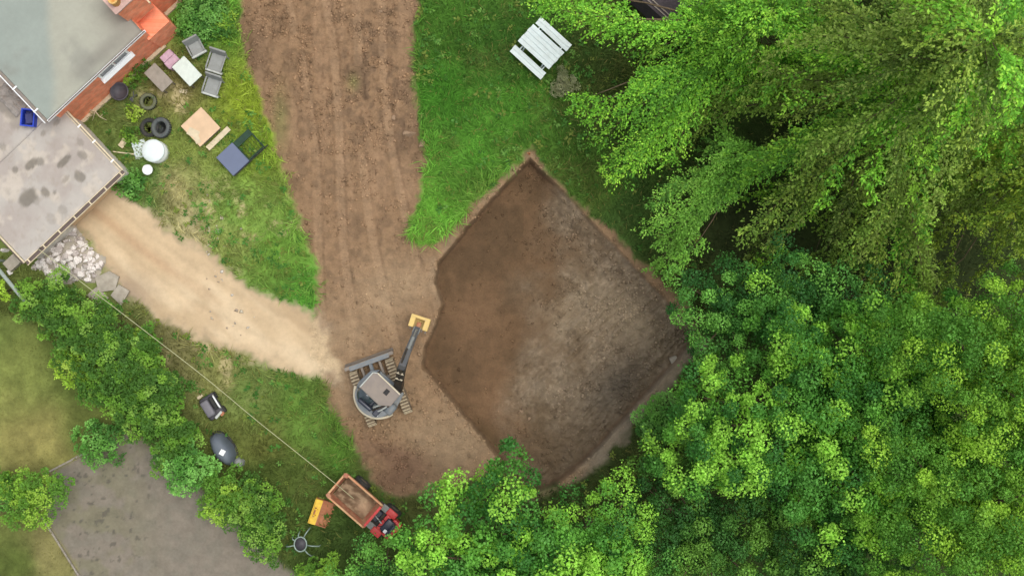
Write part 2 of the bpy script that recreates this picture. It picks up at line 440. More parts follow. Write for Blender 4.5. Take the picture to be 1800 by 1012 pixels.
def ground_height(X, Y, d):
    px, py = pxmap(X, Y)
    z = (fbm(X, Y, 0.8, 4, 21) - 0.5) * 0.16
    tr = sstep(-0.10, 0.22, d['track'])
    tn = sstep(-0.15, 0.35, d['tan'])
    zt = -0.10 + (fbm(X, Y, 2.2, 4, 41) - 0.5) * 0.18 + (fbm(X * 3.2, Y * 0.55, 1.0, 3, 44) - 0.5) * 0.10 * sstep(560, 380, py)
    # clods in the rougher half of the track
    rough = np.clip(blob(X, Y, 500, 90, 90, 120) + blob(X, Y, 660, 110, 110, 140) + blob(X, Y, 730, 240, 45, 45) + blob(X, Y, 640, 790, 90, 60), 0, 1)
    zt = zt + rough * (np.maximum(fbm(X, Y, 6.0, 3, 51) - 0.5, 0)) * 0.35
    for lane, ph in ((505, 0), (560, 1), (612, 2), (668, 3)):
        lat = (px - lane - 14 * np.sin(py / 130.0 + ph) - 0.13 * np.clip(py, 0, 600)) / PPM
        on = sstep(0.24, 0.16, np.abs(lat)) * sstep(0.40, 0.55, fbm(X, Y, 0.8, 3, 47 + ph)) * (py < 640)
        zt = zt + on * (0.014 * np.sin(Y * 2 * math.pi / 0.16 + lat * 2) - 0.04)
    zt = zt + np.maximum(fbm(X, Y, 9.0, 2, 57) - 0.6, 0) * 0.12
    z = z * (1 - tr) + zt * tr
    ztan = -0.07 + (fbm(X, Y, 1.5, 3, 61) - 0.5) * 0.05
    # two wheel ruts running from the garage towards the digger
    a = P(190, 390); b = P(560, 610)
    t = ((X - a.x) * (b.x - a.x) + (Y - a.y) * (b.y - a.y)) / ((b - a).length ** 2)
    s = ((X - a.x) * (b.y - a.y) - (Y - a.y) * (b.x - a.x)) / (b - a).length - 0.5 * np.sin(t * 3.0)
    rut = np.exp(-((s - 0.55) / 0.16) ** 2) + np.exp(-((s + 0.55) / 0.16) ** 2)
    ztan = ztan - 0.05 * rut * sstep(-0.1, 0.1, t) * sstep(1.1, 0.8, t)
    tn2 = tn * (1 - tr)
    z = z * (1 - tn2) + ztan * tn2
    pl = sstep(-0.05, 0.25, d['plot'])
    zp = -0.05 + (fbm(X, Y, 2.5, 4, 71) - 0.5) * 0.10
    z = z * (1 - pl) + zp * pl
    # the excavation: a sharp sided hole, clods on its right half
    pw = sstep(-0.01, 0.11, d['pit'])
    right = sstep(890, 1020, px + 0.22 * (py - 560) + 190 * (fbm(X, Y, 0.55, 4, 15) - 0.5))
    clod = fbm(X * 0.9 + Y * 0.5, Y * 0.9 - X * 0.5, 3.0, 4, 23)
    u = (X + Y) * 0.707; v = (Y - X) * 0.707
    teeth = vnoise(u * 1.2, v * 7.5, 29)
    fineclod = fbm(X, Y, 7.0, 3, 25)
    zr = (clod - 0.5) * 0.26 + (teeth - 0.5) * 0.17 * sstep(0.35, 0.65, vnoise(X * 0.7, Y * 0.7, 26)) + np.maximum(fineclod - 0.45, 0) * 0.30
    tread = np.sin(v * 2 * math.pi / 0.17) * sstep(0.5, 0.62, vnoise(u * 1.1, v * 0.35, 28)) * 0.022
    zl = (fbm(X, Y, 1.4, 4, 27) - 0.5) * 0.09
    zpit = -0.72 + (zl + 0.5 * tread) * (1 - right) + (zr + tread) * right
    # the bank at the upper right side is battered back, not cut upright
    bank = sstep(0.95, 0.0, d['pit']) * sstep(940, 1000, px) * sstep(610, 560, py)
    zpit = zpit + bank * 0.42
    z = z * (1 - pw) + zpit * pw
    # small spoil ridge along the lower right rim
    return z, tr, tn2, pl, pw, right

def ground_colour(X, Y, d, tr, tn2, pl, pw, right):
    px, py = pxmap(X, Y)
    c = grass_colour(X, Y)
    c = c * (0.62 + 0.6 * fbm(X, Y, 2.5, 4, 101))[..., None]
    # bare earth, straw and grit in the turf
    str_ = sstep(0.52, 0.72, fbm(X, Y, 1.7, 4, 111)) * np.clip(blob(X, Y, 330, 390, 90, 80) + blob(X, Y, 470, 370, 60, 60) + blob(X, Y, 300, 170, 60, 40) + blob(X, Y, 350, 620, 100, 40, -0.5), 0, 1)
    c = c * (1 - str_[..., None]) + lin(182, 168, 126) * str_[..., None]
    def mix(c, col, w): return c * (1 - w[..., None]) + np.asarray(col) * w[..., None]
    n1 = fbm(X, Y, 1.1, 4, 121); n2 = fbm(X, Y, 3.5, 4, 131); n3 = fbm(X * 3.0, Y * 0.5, 1.0, 4, 141)
    # brown track
    ct = np.zeros(c.shape) + lin(143, 115, 88)
    ct = mix(ct, lin(126, 102, 79), 0.8 * sstep(0.48, 0.66, n2))
    ct = mix(ct, lin(158, 128, 100), 0.5 * sstep(0.5, 0.68, n3) * sstep(520, 300, py))
    ct = mix(ct, lin(116, 94, 74), 0.8 * np.clip(blob(X, Y, 445, 90, 26, 60) + blob(X, Y, 660, 130, 70, 110) * sstep(0.45, 0.6, n2) + blob(X, Y, 720, 240, 35, 40), 0, 1))
    for lane, ph in ((505, 0), (560, 1), (612, 2), (668, 3)):
        lat = (px - lane - 14 * np.sin(py / 130.0 + ph) - 0.13 * np.clip(py, 0, 600)) / PPM
        on = sstep(0.34, 0.50, fbm(X, Y * 0.4, 0.7, 3, 47 + ph)) * (py < 640)
        ct = mix(ct, lin(118, 93, 71), 0.26 * on * (0.3 + 1.2 * n2) * (np.exp(-((np.abs(lat) - 0.22) / 0.045) ** 2)))
        ct = mix(ct, lin(168, 139, 110), 0.35 * on * sstep(0.2, 0.12, np.abs(lat)))
    ct = mix(ct, lin(168, 144, 115), 0.6 * np.clip(0.6 * blob(X, Y, 610, 590, 110, 60) + blob(X, Y, 690, 500, 70, 50) + blob(X, Y, 790, 770, 90, 60) + 0.7 * blob(X, Y, 640, 690, 80, 50), 0, 1) * (0.5 + n1))
    ct = mix(ct, lin(120, 92, 74), 0.7 * np.clip(blob(X, Y, 700, 835, 50, 28, 0.6) + blob(X, Y, 690, 800, 70, 18, -0.4), 0, 1))
    ct = mix(ct, lin(122, 130, 74), 0.45 * np.clip(blob(X, Y, 492, 210, 14, 50) + blob(X, Y, 620, 145, 10, 14), 0, 1))
    ct = mix(ct, lin(112, 104, 78), 0.7 * sstep(0.25, 0.0, d['track']) * sstep(700, 760, py))
    # grey-brown spoil strip on the lower right rim
    ct = mix(ct, lin(138, 124, 106), sstep(980, 1060, px) * sstep(560, 620, py))
    c = mix(c, ct, tr)
    # sandy drive
    cs = np.zeros(c.shape) + lin(195, 171, 138)
    cs = mix(cs, lin(209, 187, 155), 0.8 * sstep(0.4, 0.65, fbm(X + Y, (Y - X) * 0.35, 0.55, 3, 125)))
    cs = mix(cs, lin(172, 146, 114), sstep(0.5, 0.75, fbm((X + Y) * 1.2, (Y - X) * 0.3, 0.9, 3, 127)) * 0.5)
    a = P(190, 390); b = P(560, 610)
    t = ((X - a.x) * (b.x - a.x) + (Y - a.y) * (b.y - a.y)) / ((b - a).length ** 2)
    s = ((X - a.x) * (b.y - a.y) - (Y - a.y) * (b.x - a.x)) / (b - a).length - 0.5 * np.sin(t * 3.0)
    mid = np.exp(-((s + 0.0) / 0.22) ** 2) * sstep(0.7, 0.2, t)
    cs = mix(cs, lin(184, 154, 122), 0.8 * mid)
    cs = mix(cs, lin(166, 148, 126), 0.8 * sstep(0.5, 0.0, d['tan']))
    cs = mix(cs, lin(150, 132, 116), 0.8 * np.clip(blob(X, Y, 215, 525, 50, 40), 0, 1))
    tt = sstep(-0.2, 0.5, d['tan']) * sstep(1.0, 0.2, tr * sstep(0.3, 1.4, d['track']))
    c = mix(c, cs, np.maximum(tn2, tt))
    # grey soil plot
    cp = np.zeros(c.shape) + lin(126, 118, 106)
    cp = mix(cp, lin(122, 116, 104), sstep(0.4, 0.68, n2))
    cp = mix(cp, lin(114, 112, 86), 0.5 * sstep(0.42, 0.58, n1) * sstep(320, 180, px))
    cp = mix(cp, lin(88, 84, 76), 0.7 * sstep(0.68, 0.76, fbm(X, Y, 4.5, 3, 151)) * sstep(330, 220, px))
    cp = mix(cp, lin(92, 98, 66), 0.6 * sstep(0.5, 0.0, d['plot']) * sstep(200, 300, px))
    c = mix(c, cp, pl)
    # pit floor
    cl = np.zeros(c.shape) + lin(106, 83, 61)
    cl = mix(cl, lin(95, 75, 55), sstep(0.45, 0.65, n1))
    cl = mix(cl, lin(134, 104, 78), 0.8 * np.clip(blob(X, Y, 890, 720, 60, 60) + blob(X, Y, 830, 560, 60, 60) * 0.5, 0, 1))
    cl = mix(cl, lin(88, 70, 48), 0.85 * np.clip(blob(X, Y, 960, 730, 40, 60) + blob(X, Y, 850, 780, 60, 30, -0.7), 0, 1))
    cr = np.zeros(c.shape) + lin(130, 114, 95)
    cr = mix(cr, lin(118, 101, 82), 0.8 * sstep(0.4, 0.7, n2)); cr = mix(cr, lin(156, 138, 116), 0.6 * sstep(0.55, 0.7, fbm(X, Y, 8.0, 3, 161)))
    cr = mix(cr, lin(152, 135, 112), 0.8 * np.clip(blob(X, Y, 985, 540, 50, 60, 0.3) + blob(X, Y, 1110, 560, 70, 40, -0.7) + 0.6 * blob(X, Y, 985, 340, 30, 60, 0.6), 0, 1) * (0.4 + n2)); cr = mix(cr, lin(104, 86, 66), 0.6 * sstep(0.5, 0.68, fbm(X, Y, 0.8, 4, 163))); cr = mix(cr, lin(98, 82, 64), 0.6 * sstep(680, 790, py))
    cr = mix(cr, lin(92, 84, 74), 0.8 * np.clip(blob(X, Y, 1090, 680, 70, 40, 0.8), 0, 1))
    cr = mix(cr, lin(96, 76, 56), 0.7 * np.clip(blob(X, Y, 900, 400, 60, 80), 0, 1))
    cpit = cl * (1 - right[..., None]) + cr * right[..., None]
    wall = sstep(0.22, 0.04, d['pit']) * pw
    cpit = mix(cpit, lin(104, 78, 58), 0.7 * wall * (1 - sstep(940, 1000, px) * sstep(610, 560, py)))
    c = mix(c, cpit, pw)
    soil = np.clip(tr + tn2 * 0.5 + pw, 0, 1)[..., None]
    c = c * (1 - soil + soil * np.array([0.965, 0.985, 0.985]))
    # dry crumbs scattered around the rim
    rim = np.exp(-((d['pit'] + 0.12) / 0.16) ** 2)
    c = mix(c, lin(156, 134, 108), 0.5 * rim * sstep(0.35, 0.6, n2 + 0.1) * (1 - 0.7 * sstep(930, 960, px) * sstep(600, 560, py)) * (0.3 + 0.7 * sstep(0.4, 0.6, n1)))
    return c

GS = 0.05
gx = np.arange(-21.0, 9.0 + GS / 2, GS); gy = np.arange(-12.2, 12.2 + GS / 2, GS)
X, Y = np.meshgrid(gx, gy)
D = fields(X, Y)
Z, tr_, tn_, pl_, pw_, right_ = ground_height(X, Y, D)
edge = np.minimum(np.minimum(X - gx[0], gx[-1] - X), np.minimum(Y - gy[0], gy[-1] - Y))
flat = sstep(0.0, 0.6, edge)
Z = Z * flat
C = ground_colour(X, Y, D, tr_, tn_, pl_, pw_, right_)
ny, nx = X.shape
VV = np.stack([X, Y, Z], -1).reshape(-1, 3); CC = C.reshape(-1, 3)
idx = np.arange(nx * ny).reshape(ny, nx)
FF = np.stack([idx[:-1, :-1], idx[:-1, 1:], idx[1:, 1:], idx[1:, :-1]], -1).reshape(-1, 4)
def fmean(a): return (a[:-1, :-1] + a[:-1, 1:] + a[1:, 1:] + a[1:, :-1]).ravel() / 4
cls = np.zeros(len(FF), int)
cls[fmean(D['lawn']) > 0] = 5
cls[fmean(tn_) > 0.5] = 2
cls[fmean(tr_) > 0.5] = 1
cls[fmean(pl_) > 0.5] = 4
cls[fmean(pw_) > 0.02] = 3
for k, nm in ((0, 'ground'), (1, 'dirt_track'), (2, 'sandy_drive'), (3, 'excavation_pit'), (4, 'soil_plot'), (5, 'lawn')):
    f = FF[cls == k]
    u, inv = np.unique(f, return_inverse=True)
    o = np_mesh(nm, VV[u], inv.reshape(-1, 4), CC[u], M['sand'] if k == 2 else M['trodden'] if k in (1, 3) else M['plot'] if k == 4 else M['earth'], smooth=True)
    tag(o, kind='structure')
# land beyond the frame, butting on the edge of the detailed ground
R_ = 400.0
# the woodland floor under the trees on the right, a coarser grid that joins the fine one edge to edge
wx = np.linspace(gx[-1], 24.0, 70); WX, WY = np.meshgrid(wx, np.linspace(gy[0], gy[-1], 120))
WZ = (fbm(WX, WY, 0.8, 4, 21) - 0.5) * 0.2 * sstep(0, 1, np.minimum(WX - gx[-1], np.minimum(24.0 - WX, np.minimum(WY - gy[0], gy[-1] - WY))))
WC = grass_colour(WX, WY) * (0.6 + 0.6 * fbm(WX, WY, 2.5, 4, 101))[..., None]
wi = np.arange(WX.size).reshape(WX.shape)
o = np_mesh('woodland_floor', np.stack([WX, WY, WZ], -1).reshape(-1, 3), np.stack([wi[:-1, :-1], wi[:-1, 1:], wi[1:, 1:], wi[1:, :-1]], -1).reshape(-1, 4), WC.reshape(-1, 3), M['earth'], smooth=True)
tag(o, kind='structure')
x0, x1, y0, y1 = gx[0], 24.0, gy[0], gy[-1]
ov = [(-R_, -R_, 0), (R_, -R_, 0), (R_, R_, 0), (-R_, R_, 0), (x0, y0, 0), (x1, y0, 0), (x1, y1, 0), (x0, y1, 0)]
of = [(0, 1, 5, 4), (1, 2, 6, 5), (2, 3, 7, 6), (3, 0, 4, 7)]
o = np_mesh('terrain', ov, of, np.tile(lin(84, 106, 50), (8, 1)), M['earth'])
tag(o, kind='structure')

def gz(x, y):
    i = int(np.clip(round((x - gx[0]) / GS), 0, nx - 1)); j = int(np.clip(round((y - gy[0]) / GS), 0, ny - 1))
    return float(Z[j, i])
def G(px, py, dz=0.0):
    p = P(px, py); p.z = gz(p.x, p.y) + dz
    p = P(px, py, p.z)
    return p

# ------------------------------------------------------------------ leaves
def leaves(name, c, d, n, L, W, col, parent, mat=None, fold=0.12):
    c = np.asarray(c, float); d = np.asarray(d, float); n = np.asarray(n, float)
    d = d / (np.linalg.norm(d, axis=1, keepdims=True) + 1e-9)
    s = np.cross(d, n); s /= (np.linalg.norm(s, axis=1, keepdims=True) + 1e-9)
    n = np.cross(s, d)
    L = np.asarray(L)[:, None]; W = np.asarray(W)[:, None]
    m = c + d * L * 0.45
    V = np.stack([c, m + s * W * 0.5 + n * W * fold, c + d * L - n * L * 0.12, m - s * W * 0.5 + n * W * fold], 1).reshape(-1, 3)
    F = np.arange(len(V)).reshape(-1, 4)
    return np_mesh(name, V, F, np.repeat(col, 4, 0), mat or M['leaf'], parent)

def unit(v): return v / (np.linalg.norm(v, axis=-1, keepdims=True) + 1e-9)

PAL = {
    'syc': [(76, 128, 52), (94, 148, 58), (58, 106, 46), (132, 180, 68), (82, 134, 58)],
    'sycblue': [(68, 118, 54), (82, 134, 62), (54, 98, 48), (106, 158, 70)],
    'sycdark': [(62, 104, 48), (74, 116, 50), (50, 88, 42), (96, 136, 56)],
    'sycyel': [(110, 152, 54), (92, 138, 52), (138, 178, 62), (78, 124, 48)],
    'lime': [(116, 166, 54), (98, 150, 50), (138, 182, 64), (82, 130, 46)],
    'olive': [(114, 142, 58), (98, 126, 52), (136, 160, 70), (82, 106, 46), (124, 146, 70)],
    'yelgreen': [(130, 152, 54), (112, 140, 52), (148, 166, 60), (94, 120, 46)],
    'ash': [(98, 144, 56), (112, 158, 64), (80, 122, 50), (126, 170, 72)],
    'hedge': [(104, 148, 54), (88, 130, 48), (122, 164, 62), (74, 112, 46), (132, 170, 76)],
    'hedgelite': [(128, 170, 60), (110, 152, 54), (146, 182, 70), (94, 136, 52)],
    'acid': [(156, 190, 66), (138, 176, 60), (168, 196, 84)],
    'drab': [(138, 144, 106), (124, 132, 94), (150, 154, 118)],
    'nettle': [(90, 144, 62), (106, 160, 70), (74, 122, 54), (120, 172, 86)],
}
def palcol(pal, k, r, jit=0.12):
    p = np.array([lin(*c) for c in PAL[pal]])
    c = p[k % len(p)]
    return c * (1 + jit * r.standard_normal((len(k), 1))).clip(0.5, 1.6)

def trunk_and_limbs(parent, base, top, ends, r, tr=0.22, name='trunk', forks=0.55):
    mb = MB()
    b = Vector((0, 0, -0.3)); t = Vector(top)
    pts = []
    for i in range(7):
        k = i / 6
        pts.append(b.lerp(t, k) + Vector((r.normal(0, 0.06), r.normal(0, 0.06), 0)) * (1 if 0 < i < 6 else 0))
    mb.tube(pts, [tr * (1.25 - 1.0 * i / 6) for i in range(7)], 8)
    mb.build('trunk', M['bark'], parent, True)
    for e in ends:
        e = Vector(e)
        k = min(0.9, max(0.15, (e.z / max(t.z, 0.1)) * forks + r.uniform(-0.05, 0.1)))
        s = b.lerp(t, k)
        mid = s.lerp(e, 0.5) + Vector((r.normal(0, 0.1), r.normal(0, 0.1), 0.12 * (e - s).length))
        q = [s, s.lerp(mid, 0.55) + Vector((0, 0, 0.05)), mid, mid.lerp(e, 0.5) + Vector((0, 0, 0.04)), e]
        mb = MB(); rr = tr * 0.42
        mb.tube(q, [rr, rr * 0.8, rr * 0.6, rr * 0.38, rr * 0.15], 5)
        mb.build('limb', M['bark'], parent, True)

def rosette_tree(name, label, cat, group, px, py, rpx, ztop, pal, clump_r=0.5, leaf=0.15, per=110, flat=0.8, seed=1, density=1.0, skirt=0.25, squash=(1, 1), rot=0.0, stem=0.2, limbs=10, lightfrac=0.22, pointed=0.0, zc_frac=None, clip=None, loose=0.1, tall=0.8, gap=1.28, lobk=1.0, bright=1.0, round_=False):
    """broadleaf: the crown is a shell of leaf rosettes at the ends of limbs; px,py is where the crown's middle shows"""
    r = np.random.default_rng(seed)
    zmid = ztop * 0.72
    R = rpx / PPM * (H - zmid) / H
    c = P(px, py, zmid)
    root = empty(name, (c.x, c.y, gz(c.x, c.y)), 0, label, cat, group)
    hz = min(R * flat, ztop * 0.8)               # vertical half height
    cz = ztop - hz
    nc = int(density * 2.2 * math.pi * R * R * max(squash[0] * squash[1], 0.2) / (clump_r * clump_r * 1.35))
    cand = unit(r.standard_normal((nc * 10, 3)))
    cand = cand[cand[:, 2] > -skirt]
    ph = np.arctan2(cand[:, 1], cand[:, 0]); 
    lob = 1 + lobk * (0.12 * np.sin(3 * ph + seed) + 0.10 * np.sin(5 * ph + 2.1 * seed) + 0.08 * np.sin(9 * ph + 1.3 * seed)) + 0.22 * lobk * (fbm(cand[:, 0] * 2 + seed, cand[:, 1] * 2 + cand[:, 2] * 1.7, 1.5, 2, seed) - 0.5) * 2
    pts = cand * np.stack([R * squash[0] * lob, R * squash[1] * lob, hz * (0.9 + 0.2 * (lob - 1))], 1)
    ca, sa = math.cos(rot), math.sin(rot)
    pts[:, :2] = np.stack([pts[:, 0] * ca - pts[:, 1] * sa, pts[:, 0] * sa + pts[:, 1] * ca], 1)
    pts *= (1.08 - 0.42 * r.random((len(pts), 1)) ** 1.3)
    # keep points that stay apart
    keep = []
    md = clump_r * gap
    grid = {}
    for i, p in enumerate(pts):
        k = tuple((p // md).astype(int)); ok = True
        for a in (-1, 0, 1):
            for b in (-1, 0, 1):
                for e in (-1, 0, 1):
                    for j in grid.get((k[0] + a, k[1] + b, k[2] + e), ()):
                        if np.sum((pts[j] - p) ** 2) < md * md: ok = False; break
                    if not ok: break
                if not ok: break
            if not ok: break
        if ok:
            keep.append(i); grid.setdefault(k, []).append(i)
        if len(keep) >= nc: break
    K = pts[keep]; nrm = unit(K / np.array([R * R, R * R, hz * hz])); nrm[:, 2] += 0.55; nrm = unit(nrm + r.normal(0, 0.25, nrm.shape))
    K = K + np.array([0, 0, cz])
    n = len(K)
    crad = clump_r * r.uniform(0.6, 1.25, n)
    ckind = r.integers(0, 50, n)
    young = r.random(n) < lightfrac
    k = np.repeat(np.arange(n), per)
    N = len(k)
    u = unit(r.standard_normal((N, 3)))
    ax = nrm[k]
    dot = np.sum(u * ax, 1)
    u = u + ax * np.where(dot < -0.25, -1.6 * dot, 0.0)[:, None]; u = unit(u)
    rad = crad[k] * r.uniform(0.30, 1.0, N) ** 0.6 * np.where(r.random(N) < loose, r.uniform(1.0, 1.5, N), 1.0)
    pos = K[k] + u * rad[:, None] * np.array([1, 1, tall])
    dirn = unit(u * 0.9 + r.standard_normal((N, 3)) * 0.35 + np.array([0, 0, -0.28]))
    nor = unit(u * 0.6 + ax * 0.5 + np.array([0, 0, 0.55]) + r.standard_normal((N, 3)) * 0.25)
    if round_:
        dirn = unit(u * 0.35 + r.standard_normal((N, 3)) * 0.7 + np.array([0, 0, -0.2]))
        nor = unit(u * 1.0 + np.array([0, 0, 0.35]) + r.standard_normal((N, 3)) * 0.30)
    lf = leaf * r.uniform(0.65, 1.25, N)
    col = palcol(pal, np.where(young[k], 3, ckind[k]), r)
    tipl = np.clip(np.sum(u * ax, 1), 0, 1) ** 2            # fresh growth at the shoot tips is paler
    col = col * (1 + 0.45 * tipl[:, None] * np.where(young[k], 1.0, 0.55)[:, None])
    # sparse inner foliage
    ni = int(N * 0.22)
    v = unit(r.standard_normal((ni, 3))); v[:, 2] = np.abs(v[:, 2]) * 0.9 - 0.1
    ip = v * np.array([R * squash[0], R * squash[1], hz]) * r.uniform(0.25, 0.58, (ni, 1))
    ip[:, :2] = np.stack([ip[:, 0] * ca - ip[:, 1] * sa, ip[:, 0] * sa + ip[:, 1] * ca], 1)
    ip += np.array([0, 0, cz])
    pos = np.concatenate([pos, ip]); dirn = np.concatenate([dirn, unit(r.standard_normal((ni, 3)))])
    nor = np.concatenate([nor, unit(r.standard_normal((ni, 3)) + np.array([0, 0, 1]))]); lf = np.concatenate([lf, leaf * r.uniform(0.8, 1.3, ni)])
    col = np.concatenate([col, palcol(pal, r.integers(0, 3, ni), r)])
    col = col * bright
    good = pos[:, 2] > 0.05
    leaves('crown', pos[good], dirn[good], nor[good], lf[good], lf[good] * 0.72, col[good], root)
    ends = K[r.choice(n, min(limbs, n), replace=False)] * np.array([0.9, 0.9, 0.97])
    trunk_and_limbs(root, None, (0, 0, ztop * 0.8), ends, r, stem)
    return root

OPEN = [(1152, 6, 46, 30), (1062, 130, 56, 42), (1264, 402, 32, 34), (1412, 424, 36, 24), (1702, 440, 24, 44), (1350, 70, 20, 10)]
def bough_tree(name, label, cat, group, bx, by, ztop, nb, reach, pal, leaf=0.085, seed=1, az=(0, 2 * math.pi), zlo=0.25, width=0.42, dens=1.0, droop=0.5, tr=0.3, zpow=1.0, strand=0.5, mixpal=None, aims=(), bright=1.0):
    """tall tree of long arching boughs hung with feathery sprays; bx,by is the foot of the trunk in the photo"""
    r = np.random.default_rng(seed)
    c = P(bx, by)
    root = empty(name, (c.x, c.y, gz(c.x, c.y)), 0, label, cat, group)
    PO, DI, NO, LF, CO = [], [], [], [], []
    limb_mb = []
    for i in range(nb + len(aims)):
        if i < nb:
            f = (i + r.random()) / nb
            z0 = ztop * (zlo + (1 - zlo) * f ** zpow) * 0.97
            th = az[0] + (az[1] - az[0]) * ((i * 0.618 + r.normal(0, 0.02)) % 1.0)
            ln = reach * (0.30 + 0.70 * (1 - f ** 1.5)) * r.uniform(0.72, 1.15)
            rise = r.uniform(0.05, 0.35) * ln * (0.6 + 0.8 * f)
            dp = droop * r.uniform(0.7, 1.25)
            wb = width
        else:
            am = aims[i - nb]; q = P(am[0], am[1], am[2]) - c
            th = math.atan2(q.y, q.x); ln = math.hypot(q.x, q.y); rise = 0.10 * ln; dp = 0.22
            z0 = min(am[2] + dp * ln - rise * 0.8, ztop); wb = width * 1.15
        n = max(10, int(ln / 0.10))
        t = np.linspace(0.04, 1, n)
        bend = r.uniform(-1, 1) * (0.3 if i < nb else 0.1)
        thv = th + bend * np.sin(t * 3.14)
        rr = ln * t ** 0.92
        zz = z0 + rise * np.sin(t * 2.2) - dp * ln * t ** 2.6
        sp = np.stack([rr * np.cos(thv), rr * np.sin(thv), np.maximum(zz, 0.5)], 1)
        tg = unit(np.gradient(sp, axis=0))
        low = sp.copy(); low[:, 2] -= 0.16
        limb_mb.append((low[::max(1, n // 6)], ln))
        side = unit(np.cross(tg, np.array([0, 0, 1.0])))
        # twigs leave the bough on both sides; leaves sit along the twigs
        nt_ = int(n * 2.6)
        kt = r.integers(0, n, nt_); sg = np.where(r.random(nt_) < 0.5, -1.0, 1.0)
        tl = wb * r.uniform(0.35, 1.25, nt_) * (0.35 + 0.75 * np.sin(np.clip(t[kt], 0, 1) * 2.75))
        td = unit(tg[kt] * r.uniform(0.8, 1.5, nt_)[:, None] + side[kt] * sg[:, None] * r.uniform(0.3, 1.0, nt_)[:, None] + np.array([0, 0, 0.02]))
        per = max(4, int(9 * dens))
        k = np.repeat(np.arange(nt_), per); m = len(k)
        u = r.random(m)
        pos = sp[kt[k]] + td[k] * (tl[k] * u)[:, None]
        pos[:, 2] += 0.10 * np.sin(u * 2.5) - 0.45 * tl[k] * u ** 2 * strand + r.normal(0, 0.035, m)
        pos += r.normal(0, 0.035, (m, 3))
        dr = unit(td[k] * 1.0 + np.array([0, 0, -0.2]) + r.standard_normal((m, 3)) * 0.6)
        no = unit(np.array([0, 0, 1.0]) + r.standard_normal((m, 3)) * 0.40)
        pl = pal if mixpal is None or r.random() > 0.3 else mixpal
        kind = r.integers(0, 50)
        co = palcol(pl, (kind + (r.random(nt_)[k] < 0.35).astype(int)), r, 0.13) * bright * r.uniform(0.72, 1.25)
        co = co * (1 + 0.35 * u ** 2)[:, None]
        PO.append(pos); DI.append(dr); NO.append(no); LF.append(leaf * r.uniform(0.6, 1.3, m)); CO.append(co)
    pos = np.concatenate(PO); good = pos[:, 2] > 0.15
    # openings between the boughs where one looks down to the ground
    zz = pos[:, 2]; ax = (pos[:, 0] + c.x) * H / (H - zz) * PPM + 900; ay = 506 - (pos[:, 1] + c.y) * H / (H - zz) * PPM
    wob = 1 + 0.7 * (fbm(ax / 18.0, ay / 18.0, 1.0, 3, seed) - 0.5)
    for (ox, oy, orx, ory) in OPEN: good &= (((ax - ox) / orx) ** 2 + ((ay - oy) / ory) ** 2) > wob * r.uniform(0.75, 1.15, len(ax))
    lf = np.concatenate(LF)[good]
    leaves('crown', pos[good], np.concatenate(DI)[good], np.concatenate(NO)[good], lf, lf * 0.52, np.concatenate(CO)[good], root)
    mb = MB(); mb.tube([(0, 0, -0.3), (0.05, 0.03, ztop * 0.3), (-0.04, 0.06, ztop * 0.6), (0, 0, ztop * 0.92)], [tr * 1.2, tr, tr * 0.5, tr * 0.06], 9)
    mb.build('trunk', M['bark'], root, True)
    for q, ln in limb_mb:
        mb = MB(); rad = [0.007 * ln * (1 - 0.85 * j / (len(q) - 1)) + 0.003 for j in range(len(q))]
        mb.tube([tuple(p) for p in q], rad, 5).build('limb', M['bark'], root, True)
    return root

# ------------------------------------------------------------------ house and garage
def frame(pa, pb, z):
    """local frame: origin at the pixel pa (height z), x towards pixel pb"""
    a = P(*pa, z); b = P(*pb, z)
    return a, math.atan2(b.y - a.y, b.x - a.x)

def colour_sheet(name, poly, z, colf, parent, step=0.1, zf=None, thick=0.12):
    """a sheet (roof covering) on a local polygon, coloured per vertex"""
    xs = [p[0] for p in poly]; ys = [p[1] for p in poly]
    ax = np.linspace(min(xs), max(xs), max(2, int((max(xs) - min(xs)) / step) + 1)); ay = np.linspace(min(ys), max(ys), max(2, int((max(ys) - min(ys)) / step) + 1))
    U, Vv = np.meshgrid(ax, ay)
    zz = np.full(U.shape, float(z)) if zf is None else z + zf(U, Vv)
    c = colf(U, Vv)
    n, m = U.shape
    ix = np.arange(n * m).reshape(n, m)
    F = np.stack([ix[:-1, :-1], ix[:-1, 1:], ix[1:, 1:], ix[1:, :-1]], -1).reshape(-1, 4)
    V = np.stack([U, Vv, zz], -1).reshape(-1, 3)
    # a rim going down round the edge gives it thickness
    ring = np.concatenate([ix[0, :], ix[1:, -1], ix[-1, -2::-1], ix[-2:0:-1, 0]])
    low = V[ring].copy(); low[:, 2] -= thick
    base = len(V); k = len(ring)
    F2 = np.stack([ring, np.roll(ring, -1), base + np.roll(np.arange(k), -1), base + np.arange(k)], 1)
    return np_mesh(name, np.concatenate([V, low]), np.concatenate([F, F2]), np.concatenate([c.reshape(-1, 3), c.reshape(-1, 3)[ring]]), M['roofing'], parent)

def mixc(c, col, w): return c * (1 - w[..., None]) + np.asarray(col) * w[..., None]
def sp(U, V, u, v, a, b=None): return np.exp(-(((U - u) / a) ** 2 + ((V - v) / (b or a)) ** 2))

